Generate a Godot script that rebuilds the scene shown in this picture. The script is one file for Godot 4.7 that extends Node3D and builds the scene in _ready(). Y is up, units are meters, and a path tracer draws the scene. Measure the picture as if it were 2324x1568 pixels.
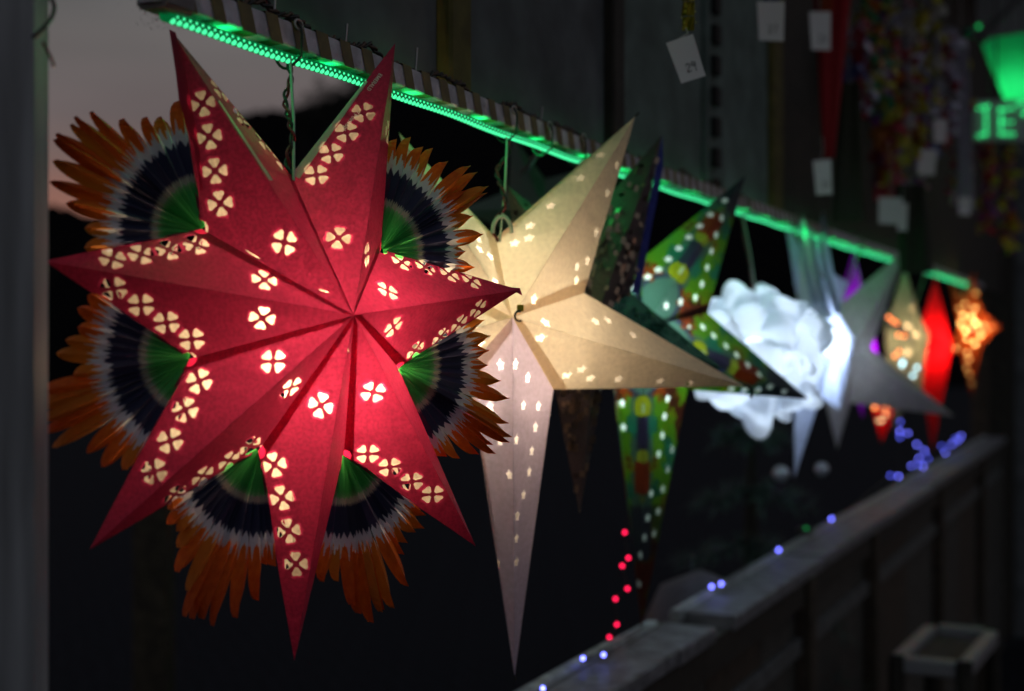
extends Node3D
# A row of paper star lanterns hung under the striped rail of a market stall at dusk.
# Pixel numbers below are those of the photograph at 2324 x 1568; at() turns one into a point at a real depth.

const F := 3228.0
const EYE := 1.35
const ROW := 0.4455          # the stall front runs this far to the right per metre of depth
const RAIL_X := -0.604
const RAIL_Y := 1.5526
var rng := RandomNumberGenerator.new()
var used := {}
var M := {}
var ALONG := Vector3(ROW, 0, -1).normalized()
var OUT := Vector3(1, 0, ROW).normalized()


func at(x: float, y: float, z: float) -> Vector3:
	return Vector3((x - 1162.0) / F * z, EYE + (784.0 - y) / F * z, -z)


func rail(z: float, dy := 0.0, out := 0.0) -> Vector3:
	var sag := -0.005 * smoothstep(1.1, 1.5, z) * (1.0 - smoothstep(2.6, 3.6, z))
	return Vector3(RAIL_X + ROW * z, RAIL_Y + sag + dy, -z) + OUT * out


# ---------------------------------------------------------------- naming
func numbered(called: String) -> String:
	var n: int = used.get(called, 0)
	used[called] = n + 1
	return called if n == 0 else "%s_%03d" % [called, n]


func tag(o: Node, label := "", category := "", group := "", kind := "") -> Node:
	if label: o.set_meta("label", label)
	if category: o.set_meta("category", category)
	if group: o.set_meta("group", group)
	if kind: o.set_meta("kind", kind)
	return o


func thing(called: String, label: String, category: String, where := Vector3.ZERO, group := "") -> Node3D:
	var o := Node3D.new()
	o.name = numbered(called)
	add_child(o)
	o.position = where
	tag(o, label, category, group)
	return o


func part(called: String, mesh: Mesh, m: Material, parent: Node, where := Vector3.ZERO) -> MeshInstance3D:
	var o := MeshInstance3D.new()
	o.name = called
	if parent != self:
		for k in range(1, 2000):
			if not parent.has_node(NodePath(String(o.name))): break
			o.name = "%s_%03d" % [called, k]
	else:
		o.name = numbered(called)
	o.mesh = mesh
	if m: o.material_override = m
	o.position = where
	parent.add_child(o, true)
	return o


# ---------------------------------------------------------------- materials
func lin(r: float, g: float, b: float) -> Color:
	return Color(r, g, b).linear_to_srgb()


func noise_tex(freq: float, lo: float, hi: float, size := 256, kind := FastNoiseLite.TYPE_SIMPLEX_SMOOTH, normal := false, strength := 4.0) -> NoiseTexture2D:
	var n := FastNoiseLite.new()
	n.noise_type = kind
	n.frequency = freq
	n.fractal_octaves = 4
	n.seed = 7
	var t := NoiseTexture2D.new()
	t.width = size
	t.height = size
	t.seamless = true
	t.noise = n
	if normal:
		t.as_normal_map = true
		t.bump_strength = strength
	else:
		var g := Gradient.new()
		g.offsets = PackedFloat32Array([0.0, 1.0])
		g.colors = PackedColorArray([Color(lo, lo, lo), Color(hi, hi, hi)])
		t.color_ramp = g
	return t


func mat(called: String, c: Color, rough := 0.7, metal := 0.0, tex: Texture2D = null, scale := 1.0, back := 0.0, nrm: Texture2D = null, nscale := 0.5) -> StandardMaterial3D:
	var m := StandardMaterial3D.new()
	m.resource_name = called
	m.albedo_color = c
	m.roughness = rough
	m.metallic = metal
	m.cull_mode = BaseMaterial3D.CULL_DISABLED
	if tex or nrm:
		m.uv1_triplanar = true
		m.uv1_scale = Vector3.ONE * scale
	if tex: m.albedo_texture = tex
	if nrm:
		m.normal_enabled = true
		m.normal_texture = nrm
		m.normal_scale = nscale
	if back > 0.0:
		m.backlight_enabled = true
		m.backlight = Color(back, back, back).linear_to_srgb() if tex else (Color(c.srgb_to_linear().r, c.srgb_to_linear().g, c.srgb_to_linear().b) * back / maxf(maxf(c.srgb_to_linear().r, c.srgb_to_linear().g), c.srgb_to_linear().b)).linear_to_srgb()
	M[called] = m
	return m


func glow(called: String, c: Color, energy: float) -> StandardMaterial3D:
	var m := StandardMaterial3D.new()
	m.resource_name = called
	m.albedo_color = Color(0.1, 0.1, 0.1)
	m.emission_enabled = true
	m.emission = c
	m.emission_energy_multiplier = energy
	M[called] = m
	return m


# ---------------------------------------------------------------- shapes
func start() -> SurfaceTool:
	var st := SurfaceTool.new()
	st.begin(Mesh.PRIMITIVE_TRIANGLES)
	return st


func tri(st: SurfaceTool, a: Vector3, b: Vector3, c: Vector3) -> void:
	st.add_vertex(a)
	st.add_vertex(b)
	st.add_vertex(c)


func quad(st: SurfaceTool, a: Vector3, b: Vector3, c: Vector3, d: Vector3) -> void:
	tri(st, a, b, c)
	tri(st, a, c, d)


# a bar from p to q with a rectangular section: half width w along side, half height h along up, edges chamfered
func bar(st: SurfaceTool, p: Vector3, q: Vector3, side: Vector3, up: Vector3, w: float, h: float, ch := 0.0) -> void:
	var ring := []
	if ch > 0.0:
		ring = [Vector2(w, h - ch), Vector2(w - ch, h), Vector2(-w + ch, h), Vector2(-w, h - ch), Vector2(-w, -h + ch), Vector2(-w + ch, -h), Vector2(w - ch, -h), Vector2(w, -h + ch)]
	else:
		ring = [Vector2(w, h), Vector2(-w, h), Vector2(-w, -h), Vector2(w, -h)]
	var n := ring.size()
	for i in n:
		var a: Vector3 = side * ring[i].x + up * ring[i].y
		var b: Vector3 = side * ring[(i + 1) % n].x + up * ring[(i + 1) % n].y
		quad(st, p + a, p + b, q + b, q + a)
		tri(st, p, p + b, p + a)
		tri(st, q, q + a, q + b)


func box(w: float, h: float, d: float) -> Mesh:
	var st := start()
	var c := minf(minf(w, h), d) * 0.08
	bar(st, Vector3(0, 0, -d / 2), Vector3(0, 0, d / 2), Vector3.RIGHT, Vector3.UP, w / 2, h / 2, c)
	return st.commit()


func tube(points: Array, r: float, sides := 6) -> Mesh:
	var st := start()
	st.set_smooth_group(0)
	tube_into(st, points, r, sides)
	st.generate_normals()
	return st.commit()


func tube_into(st: SurfaceTool, points: Array, r: float, sides := 6, r_end := -1.0) -> void:
	var prev := []
	for i in points.size():
		var t: Vector3 = (points[mini(i + 1, points.size() - 1)] - points[maxi(i - 1, 0)]).normalized()
		var s := t.cross(Vector3(0.31, 0.17, 0.93)).normalized()
		var u := s.cross(t)
		var rr := r if r_end < 0.0 else lerpf(r, r_end, float(i) / (points.size() - 1))
		var ring := []
		for k in sides:
			var a := TAU * k / sides
			ring.append(points[i] + (s * cos(a) + u * sin(a)) * rr)
		if i > 0:
			for k in sides:
				quad(st, prev[k], ring[k], ring[(k + 1) % sides], prev[(k + 1) % sides])
		prev = ring


func twisted(p: Array, r: float, wind: float, turns_per_m: float, phase: float) -> Array:
	var out := []
	var along := 0.0
	for i in p.size() - 1:
		var steps := maxi(2, int((p[i + 1] - p[i]).length() / 0.004))
		for k in steps:
			var q: Vector3 = p[i].lerp(p[i + 1], float(k) / steps)
			var t: Vector3 = (p[i + 1] - p[i]).normalized()
			var s := t.cross(Vector3(0.3, 0.2, 0.9)).normalized()
			var a := TAU * turns_per_m * along + phase
			out.append(q + (s * cos(a) + s.cross(t) * sin(a)) * wind)
			along += (p[i + 1] - p[i]).length() / steps
	out.append(p[-1])
	return out


func bend(points: Array, steps := 6) -> Array:
	var out := []
	var n := points.size()
	for i in n - 1:
		for k in steps:
			out.append(points[i].cubic_interpolate(points[i + 1], points[maxi(i - 1, 0)], points[mini(i + 2, n - 1)], float(k) / steps))
	out.append(points[-1])
	return out


func ball(r: float, seg := 12, rings := 6) -> SphereMesh:
	var s := SphereMesh.new()
	s.radius = r
	s.height = 2.0 * r
	s.radial_segments = seg
	s.rings = rings
	return s


func lathe(profile: Array, sides := 20) -> Mesh:    # profile of Vector2(radius, height) from the bottom up
	var st := start()
	st.set_smooth_group(0)
	for i in profile.size() - 1:
		for k in sides:
			var a := TAU * k / sides
			var b := TAU * (k + 1) / sides
			var p: Vector2 = profile[i]
			var q: Vector2 = profile[i + 1]
			quad(st, Vector3(p.x * cos(a), p.y, p.x * sin(a)), Vector3(p.x * cos(b), p.y, p.x * sin(b)), Vector3(q.x * cos(b), q.y, q.x * sin(b)), Vector3(q.x * cos(a), q.y, q.x * sin(a)))
	st.generate_normals()
	return st.commit()


# ---------------------------------------------------------------- sheets of paper with holes
func flower(c: Vector2, r: float, turn: float) -> Array:
	var petal := [Vector2(0.29, -0.12), Vector2(0.50, -0.26), Vector2(0.72, -0.42), Vector2(0.88, -0.44), Vector2(0.99, -0.33), Vector2(1.0, -0.14), Vector2(0.97, 0.0), Vector2(1.0, 0.14), Vector2(0.99, 0.33), Vector2(0.88, 0.44), Vector2(0.72, 0.42), Vector2(0.50, 0.26), Vector2(0.29, 0.12)]
	var out := []
	for k in 4:
		var p := PackedVector2Array()
		for q in petal:
			p.append(c + (q * r).rotated(turn + k * PI / 2))
		out.append(p)
	return out


func star_hole(c: Vector2, r: float, turn: float) -> Array:
	var p := PackedVector2Array()
	for k in 10:
		p.append(c + Vector2.from_angle(turn + k * PI / 5) * (r if k % 2 == 0 else r * 0.50))
	return [p]


func round_hole(c: Vector2, r: float) -> Array:
	var p := PackedVector2Array()
	for k in 10:
		p.append(c + Vector2.from_angle(k * PI / 5) * r)
	return [p]


func bounds(p: PackedVector2Array) -> Rect2:
	var b := Rect2(p[0], Vector2.ZERO)
	for q in p:
		b = b.expand(q)
	return b


func cut(sheet: PackedVector2Array, holes: Array) -> Array:
	var pieces := [sheet]
	for h in holes:
		var hb := bounds(h)
		var mid := hb.get_center()
		var next := []
		for p in pieces:
			if not bounds(p).intersects(hb):
				next.append(p)
				continue
			var far := 4000.0
			for side in [PackedVector2Array([mid + Vector2(-far, 0), mid + Vector2(far, 0), mid + Vector2(far, far), mid + Vector2(-far, far)]), PackedVector2Array([mid + Vector2(-far, -far), mid + Vector2(far, -far), mid + Vector2(far, 0), mid + Vector2(-far, 0)])]:
				for half in Geometry2D.intersect_polygons(p, side):
					for rest in Geometry2D.clip_polygons(half, h):
						if not Geometry2D.is_polygon_clockwise(rest):
							next.append(rest)
		pieces = next
	return pieces


# the triangle a b c with holes; holes are given in millimetres in its own plane (x from a towards b)
func sheet(st: SurfaceTool, a: Vector3, b: Vector3, c: Vector3, holes: Array) -> void:
	var ex := (b - a).normalized()
	var n := (b - a).cross(c - a).normalized()
	var ey := n.cross(ex)
	var poly := PackedVector2Array([Vector2.ZERO, Vector2((b - a).length(), 0) * 1000.0, Vector2((c - a).dot(ex), (c - a).dot(ey)) * 1000.0])
	for p in cut(poly, holes):
		var t := Geometry2D.triangulate_polygon(p)
		for k in t:
			st.set_uv(p[k] / 400.0)
			st.add_vertex(a + ex * p[k].x / 1000.0 + ey * p[k].y / 1000.0)


func flat_of(a: Vector3, b: Vector3, c: Vector3, p: Vector3) -> Vector2:
	var ex := (b - a).normalized()
	var ey := (b - a).cross(c - a).normalized().cross(ex)
	return Vector2((p - a).dot(ex), (p - a).dot(ey)) * 1000.0


# ---------------------------------------------------------------- star lanterns
func axes(yaw: float, pitch: float) -> Basis:
	var n := Vector3(sin(yaw) * cos(pitch), sin(pitch), cos(yaw) * cos(pitch))
	var u := Vector3(cos(yaw), 0, -sin(yaw))
	return Basis(u, n.cross(u), n)


func hit(x: float, y: float, o: Vector3, n: Vector3) -> Vector3:
	var eye := Vector3(0, EYE, 0)
	var d := at(x, y, 1.0) - eye
	return eye + d * ((o - eye).dot(n) / d.dot(n))


# d: o, yaw, pitch, tips and valleys (points in the middle plane, as pixels or as plane coordinates), front, back, paper, lining, holes (pixels), kind, hole
func lantern(called: String, label: String, d: Dictionary) -> Dictionary:
	var o: Vector3 = d.o
	var ax := axes(d.yaw, d.pitch)
	var root := thing(called, label, "star lantern", o, d.get("group", "star lanterns hanging under the rail"))
	var T := []
	var V := []
	for p in d.tips:
		T.append((hit(p.x, p.y, o, ax.z) if not d.get("plane", false) else o + ax.x * p.x + ax.y * p.y) - o)
	for p in d.valleys:
		V.append((hit(p.x, p.y, o, ax.z) if not d.get("plane", false) else o + ax.x * p.x + ax.y * p.y) - o)
	var n := T.size()
	var A: Vector3 = ax.z * d.front
	if d.has("apex"):
		A = hit(d.apex.x, d.apex.y, o + ax.z * d.front, ax.z) - o
	var B: Vector3 = -ax.z * d.back
	var eye := Vector3(0, EYE, 0) - o
	# sort the holes into the facets that the rays through them meet
	var marks := {}
	for h in d.get("holes", []):
		var dir := at(h.x, h.y, 1.0) - Vector3(0, EYE, 0)
		for i in n:
			for s in 2:
				var v: Vector3 = V[(i + n - 1) % n] if s == 0 else V[i]
				var nn: Vector3 = (T[i] - A).cross(v - A).normalized()
				var k := dir.dot(nn)
				if absf(k) < 1e-6: continue
				var p: Vector3 = eye + dir * ((A - eye).dot(nn) / k)
				var b := Geometry3D.get_triangle_barycentric_coords(p, A, T[i], v)
				if b.x >= -0.01 and b.y >= -0.01 and b.z >= -0.01:
					if not marks.has([i, s]): marks[[i, s]] = []
					marks[[i, s]].append(b)
	if d.get("row", 0) > 0:       # a row of holes along every edge and one in the middle of every facet
		for i in n:
			for s in 2:
				marks[[i, s]] = []
				for k in int(d.row):
					var f := lerpf(0.05, 0.84, (k + 0.5) / d.row)
					var inset: float = d.get("inset", 0.12) * (1.0 - f)
					marks[[i, s]].append(Vector3(inset * 0.5, f + inset * 0.2, 1.0 - f - inset * 0.7))
	var papers := []
	for i in n:
		var arm_st := start()
		var lin_st := start()
		for s in 2:
			var v: Vector3 = V[(i + n - 1) % n] if s == 0 else V[i]
			for back in 2:
				var top: Vector3 = A if back == 0 else B
				var holes := []
				var wide := []
				for b in marks.get([i, s], []):
					if back == 1 and rng.randf() < 0.5: continue
					var p: Vector3 = top * b.x + T[i] * b.y + v * b.z
					var q := flat_of(top, T[i], v, p)
					var tt := flat_of(top, T[i], v, T[i])
					var vv := flat_of(top, T[i], v, v)
					var turn := 0.0
					if b.x < 0.3: turn = (tt - vv).angle()
					turn += rng.randf_range(-0.09, 0.09)
					var inner := PackedVector2Array([Vector2.ZERO.lerp((tt + vv) / 3.0, 0.02), tt.lerp((tt + vv) / 3.0, 0.02), vv.lerp((tt + vv) / 3.0, 0.02)])
					for z in 2:
						var r: float = d.hole * 1000.0 * (1.0 if z == 0 else 1.18)
						if d.kind != "flower": turn = flat_of(top, T[i], v, top + ax.y * 0.1).angle()
						for h in (flower(q, r, turn) if d.kind == "flower" else star_hole(q, r, turn) if d.kind == "star" else round_hole(q, r)):
							for c in Geometry2D.intersect_polygons(h, inner):
								if z == 0: holes.append(c)
								else: wide.append(c)
				for sl in d.get("slits", []):
					if back == 1 or sl[0] != i or sl[1] != s: continue
					var nn: Vector3 = (T[i] - A).cross(v - A).normalized()
					var q := []
					for e in [Vector2(sl[2], sl[3]), Vector2(sl[4], sl[5])]:
						var dir := at(e.x, e.y, 1.0) - Vector3(0, EYE, 0)
						q.append(flat_of(A, T[i], v, eye + dir * ((A - eye).dot(nn) / dir.dot(nn))))
					var w: Vector2 = (q[1] - q[0]).orthogonal().normalized() * sl[6]
					for z in 2:
						var g: float = 1.0 + 0.3 * z
						for c in Geometry2D.intersect_polygons(PackedVector2Array([q[0], q[0].lerp(q[1], 0.3) + w * g, q[1].lerp(q[0], 0.25) + w * 0.8 * g, q[1], q[1].lerp(q[0], 0.3) - w * 0.5 * g]), PackedVector2Array([Vector2.ZERO, flat_of(top, T[i], v, T[i]) * 0.99, flat_of(top, T[i], v, v) * 0.99])):
							if z == 0: holes.append(c)
							else: wide.append(c)
				if d.has("corner") and (i + n - 1 + s) % n != 0:      # the corner is open where the fan is pushed in
					var cv := flat_of(top, T[i], v, v)
					holes.append_array(round_hole(cv, d.corner))
					wide.append_array(round_hole(cv, d.corner * 1.1))
				for z in wide.size():
					for k in wide[z].size(): wide[z][k] *= 0.996
				sheet(arm_st, top, T[i], v, holes)
				if d.has("lining"):
					sheet(lin_st, top * 0.996, T[i] * 0.996, v * 0.996, wide)
		var m: Material = d.paper
		if d.get("papers"): m = d.papers[i % d.papers.size()]
		var arm := part("arm", arm_st.commit(), m, root)
		if d.has("lining"):
			part("lining", lin_st.commit(), d.lining, arm)
		papers.append(arm)
	if d.has("seam"):             # the folded flaps glued together along each valley: a strip of double paper inside
		for i in n:
			var st := start()
			var w: Vector3 = (V[i] - A).cross(ax.z).normalized()
			var side: float = 1.0 if i % 2 == 0 else 1.0
			var a: Vector3 = A * 0.998
			var v: Vector3 = V[i] * 0.998
			var t: Vector3 = T[i] if side > 0 else T[(i + 1) % n]
			var e: Vector3 = v.lerp(t * 0.998, d.seam / (t - v).length())
			quad(st, a, v, e, a.lerp(t * 0.998, d.seam * 0.75 / (t - a).length()))
			part("seam", st.commit(), M[d.get("seam_paper", "seam_paper")], root)
	for es in d.get("edge_flaps", []):     # glued flaps along the rim of an arm, inside the outer sheet
		var i: int = es[0]
		var v: Vector3 = V[(i + n - 1) % n] if es[1] == 0 else V[i]
		var st := start()
		var t: Vector3 = T[i].lerp(v, 0.1)
		quad(st, v * 0.998, t * 0.998, t.lerp(A, es[2] * 0.6 / (A - t).length()) * 0.998, v.lerp(A.lerp(T[i], 0.4), es[2] / (A - v).length()) * 0.998)
		part("seam", st.commit(), M[d.get("seam_paper", "seam_paper")], root)
	if d.get("watts", 0.0) > 0.0:
		var lp: Vector3 = d.get("lamp", Vector3.ZERO)
		lp = ax * lp
		part("bulb", ball(0.016), M[d.get("bulb", "warm_bulb")], root, lp)
		var l := OmniLight3D.new()
		l.name = "lamp"
		l.light_color = d.get("light", Color(1.0, 0.86, 0.66))
		l.light_energy = d.watts
		l.light_size = 0.016
		l.shadow_enabled = true
		l.omni_range = 8.0
		l.omni_attenuation = 2.0
		root.add_child(l)
		l.position = lp
	return {"root": root, "T": T, "V": V, "A": A, "B": B, "ax": ax, "o": o, "arms": papers}


func px(list: Array) -> Array:
	var out := []
	for k in range(0, list.size(), 2):
		out.append(Vector2(list[k], list[k + 1]))
	return out


func polar(r: float, count: int, turn: float, stretch := {}) -> Array:
	var out := []
	for k in count:
		out.append(Vector2.from_angle(PI / 2 + turn - TAU * k / count) * r * stretch.get(k, 1.0))
	return out


# ---------------------------------------------------------------- feathered paper fans
func feather_texture() -> ImageTexture:
	var im := Image.create(512, 512, false, Image.FORMAT_RGB8)
	var nz := FastNoiseLite.new()
	nz.seed = 3
	nz.frequency = 0.03
	for x in 512:
		var col := x / 64
		var a := (x % 64) / 32.0 - 1.0
		var teeth := absf(fposmod(a * (1.5 + 0.25 * (col % 3)) + 0.37 * col, 1.0) * 2.0 - 1.0)
		var fine := absf(fposmod(a * 3.1 + 0.2 * col, 1.0) * 2.0 - 1.0)
		for y in 512:
			var r := (1.0 - y / 511.0) * 0.145
			var w := nz.get_noise_2d(x * 2.0, y)
			var c: Color
			var e1 := 0.033 + 0.0022 * teeth + 0.001 * w
			var e2 := 0.0375 + 0.003 * fine
			var e3 := 0.0575 + 0.005 * teeth + 0.001 * w
			var e4 := 0.0655 + 0.010 * fine * teeth + 0.004 * teeth + 0.001 * w
			if r < e1:
				c = lin(0.07, 0.60, 0.13).lerp(lin(0.05, 0.40, 0.10), clampf(r / 0.034, 0, 1))
				c = c.lerp(lin(0.45, 0.55, 0.40), 0.6 * smoothstep(0.028, 0.036, r + 0.002 * w))
			elif r < e2:
				c = lin(0.42, 0.45, 0.40)
			elif r < e3:
				c = lin(0.036, 0.044, 0.11)
			elif r < e4:
				c = lin(0.72, 0.76, 0.84)
			else:
				c = lin(0.85, 0.19, 0.010).lerp(lin(0.62, 0.085, 0.006), clampf((r - 0.07) / 0.05 + 0.5 * w, 0, 1))
				if col % 4 == 3: c = c.lerp(lin(0.62, 0.30, 0.03), 0.5)
			im.set_pixel(x, y, c)
	return ImageTexture.create_from_image(im)


func fan(star: Dictionary, k: int, longest: float, count: int, lean: float) -> void:
	var ax: Basis = star.ax
	var v: Vector3 = star.V[k] * 0.955
	var n: int = star.T.size()
	var d0: Vector3 = (star.T[k] - star.V[k]).normalized()
	var d1: Vector3 = (star.T[(k + 1) % n] - star.V[k]).normalized()
	var a0 := atan2(d0.dot(ax.y), d0.dot(ax.x))
	var a1 := atan2(d1.dot(ax.y), d1.dot(ax.x))
	while a1 > a0: a1 -= TAU
	a0 -= 0.02
	a1 += 0.02
	var holder := Node3D.new()
	holder.name = "paper_fan" if not star.root.has_node("paper_fan") else "paper_fan_%03d" % k
	star.root.add_child(holder, true)
	var weights := []
	var total := 0.0
	for i in count:
		var w := rng.randf_range(0.75, 1.35) * (0.5 if absf(float(i) / count - lean) < 0.13 else 1.0)
		weights.append(w)
		total += w
	var run := 0.0
	var height := 0.0
	for i in count:
		var f0: float = run / total
		run += weights[i]
		var f1: float = run / total
		var mid := lerpf(a0, a1, (f0 + f1) / 2.0) + rng.randf_range(-0.004, 0.004)
		var half := absf(a1 - a0) * (f1 - f0) / 2.0
		var c := (f0 + f1) / 2.0
		var length := 0.084 + (longest - 0.084) * exp(-pow((c - lean) / 0.24, 2.0)) + rng.randf_range(-0.007, 0.004)
		if rng.randf() < 0.15: length = maxf(length * 0.86, 0.076)
		var dir := ax.x * cos(mid) + ax.y * sin(mid)
		var side := ax.x * -sin(mid) + ax.y * cos(mid)
		var depth := rng.randf_range(0.7, 1.2)
		var roll := rng.randf_range(-0.35, 0.35)
		var leaf := rng.randf_range(0.0050, 0.0063)
		var rng_side := rng.randf_range(-0.0022, 0.0022)
		var st := start()
		var col := rng.randi() % 8
		var rows := 14
		var prev := []
		for j in rows + 1:
			var t := float(j) / rows
			var r := 0.004 + (length - 0.004) * (1.0 - pow(1.0 - t, 1.35))
			var w := r * tan(half) * 1.14
			if r > 0.064:
				var s := (r - 0.064) / (length - 0.064)
				w = lerpf(0.064 * tan(half) * 1.14, leaf, smoothstep(0.0, 0.25, s)) * pow(maxf(0.0, 1.0 - pow(maxf(0.0, (s - 0.30) / 0.70), 2.4)), 0.66)
			var fold := minf(r, 0.064) * 0.12 * depth
			var lift := ax.z * (0.0022 * (i % 3) * smoothstep(0.03, 0.08, r) + roll * r * 0.02) + side * rng_side * smoothstep(0.05, 0.11, r)
			var tilt := roll * smoothstep(0.05, 0.10, r)
			var sv := side * cos(tilt) + ax.z * sin(tilt)
			var row := [v + dir * r + lift - sv * w - ax.z * fold * 0.5, v + dir * r + lift + ax.z * fold * 0.5, v + dir * r + lift + sv * w - ax.z * fold * 0.5]
			if j > 0:
				var vt0: float = prev[3]
				var vt1 := 1.0 - r / 0.145
				for q in 2:
					var u0 := (col + 0.04 + 0.46 * q) / 8.0
					var u1 := (col + 0.04 + 0.46 * (q + 1)) / 8.0
					for e in [[prev[q], u0, vt0], [prev[q + 1], u1, vt0], [row[q + 1], u1, vt1], [prev[q], u0, vt0], [row[q + 1], u1, vt1], [row[q], u0, vt1]]:
						st.set_uv(Vector2(e[1], e[2]))
						st.add_vertex(e[0])
			prev = row
			prev.append(1.0 - r / 0.145)
		part("feather", st.commit(), M.feather, holder)


func hang(label: String, from: Vector3, to: Vector3, bow := 0.004) -> Node3D:
	var o := thing("hanging_cord", label, "cord", from, "cords that the lanterns hang from")
	var p := [Vector3.ZERO]
	for k in range(1, 6):
		p.append((to - from) * (k / 6.0) + Vector3(sin(k * 2.1) * bow, 0, cos(k * 1.7) * bow))
	p.append(to - from)
	p = bend(p, 4)
	part("red_wire", tube(twisted(p, 0.0, 0.0014, 55.0, 0.0), 0.0011, 5), M.red_wire, o)
	part("dark_wire", tube(twisted(p, 0.0, 0.0014, 55.0, PI), 0.0011, 5), M.dark_wire, o)
	part("thread", tube([OUT * 0.003, (to - from) * 0.5 + OUT * 0.004, (to - from) + OUT * 0.002], 0.0011, 5), M.thread, o)
	var loop := []
	for k in 13:
		var a := TAU * k / 12
		loop.append(Vector3(0, 0.022, 0) + OUT * 0.010 + ALONG * (cos(a) * 0.005) + Vector3(0, sin(a) * 0.0035, 0))
	part("knot", tube(loop, 0.0009, 5), M.pale_thread, o)
	part("loop", tube(bend([Vector3(0, 0.0, 0) + OUT * 0.012, Vector3(0, 0.02, 0) + OUT * 0.012, Vector3(0, 0.027, 0), Vector3(0, 0.02, 0) - OUT * 0.0095, Vector3(0, 0.0, 0) - OUT * 0.009, Vector3(0, -0.008, 0), Vector3(0, 0.0, 0) + OUT * 0.012], 4), 0.0011, 5), M.dark_wire, o)
	return o


# ---------------------------------------------------------------- the setting's sky
func dusk() -> ImageTexture:
	var im := Image.create(1024, 512, false, Image.FORMAT_RGBF)
	var nz := FastNoiseLite.new()
	nz.seed = 11
	nz.frequency = 0.02
	nz.fractal_octaves = 4
	var stops := [[0.0, Vector3(0.33, 0.14, 0.09)], [4.5, Vector3(0.29, 0.125, 0.09)], [6.0, Vector3(0.24, 0.115, 0.092)], [7.2, Vector3(0.175, 0.115, 0.104)], [9.0, Vector3(0.125, 0.108, 0.108)], [12.0, Vector3(0.128, 0.120, 0.118)], [16.0, Vector3(0.10, 0.097, 0.10)], [35.0, Vector3(0.10, 0.102, 0.115)], [90.0, Vector3(0.10, 0.105, 0.125)]]
	for y in 512:
		var el := 90.0 - (y + 0.5) / 512.0 * 180.0
		var e := maxf(el, 0.0)
		var c: Vector3 = stops[0][1]
		for k in stops.size() - 1:
			if e >= stops[k][0]:
				c = stops[k][1].lerp(stops[k + 1][1], (e - stops[k][0]) / (stops[k + 1][0] - stops[k][0]))
		var cold := Vector3(0.135, 0.138, 0.15).lerp(Vector3(0.10, 0.105, 0.125), clampf(e / 50.0, 0, 1))
		for x in 1024:
			var az := (x + 0.5) / 1024.0 * TAU
			var warm := 0.5 + 0.5 * cos(az + 0.25)
			var v := cold.lerp(c, smoothstep(0.25, 0.9, warm))
			var band := nz.get_noise_3d(cos(az) * 90.0, e * 9.0, sin(az) * 90.0)
			v *= 1.0 + 0.36 * band
			v.x *= 1.0 + 0.10 * nz.get_noise_3d(cos(az) * 60.0, e * 11.0 + 300.0, sin(az) * 60.0)
			im.set_pixel(x, y, Color(v.x, v.y, v.z))
	return ImageTexture.create_from_image(im)


# ---------------------------------------------------------------- price tags
func stroke(points: Array, basis_at: Callable, w: float) -> Mesh:
	var st := start()
	var p := bend(points.map(func(q): return Vector3(q.x, q.y, 0)), 4)
	for i in p.size() - 1:
		var d: Vector3 = (p[i + 1] - p[i]).normalized()
		var s := Vector3(-d.y, d.x, 0) * w * (1.0 if i > 1 else 0.7)
		quad(st, basis_at.call(p[i] - s - d * w * 0.4), basis_at.call(p[i] + s - d * w * 0.4), basis_at.call(p[i + 1] + s + d * w * 0.4), basis_at.call(p[i + 1] - s + d * w * 0.4))
	return st.commit()


var digit := {
	"2": [[Vector2(0.0, 0.75), Vector2(0.25, 1.0), Vector2(0.5, 0.75), Vector2(0.3, 0.4), Vector2(0.0, 0.02), Vector2(0.55, 0.05)]],
	"9": [[Vector2(0.5, 0.8), Vector2(0.2, 1.0), Vector2(0.02, 0.75), Vector2(0.2, 0.55), Vector2(0.48, 0.75), Vector2(0.52, 0.9), Vector2(0.45, 0.4), Vector2(0.4, -0.1)]],
	"7": [[Vector2(0.0, 0.95), Vector2(0.5, 1.0), Vector2(0.35, 0.5), Vector2(0.22, 0.0)]],
	"4": [[Vector2(0.3, 1.0), Vector2(0.0, 0.4), Vector2(0.55, 0.42)], [Vector2(0.42, 0.7), Vector2(0.38, 0.0)]],
}


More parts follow.
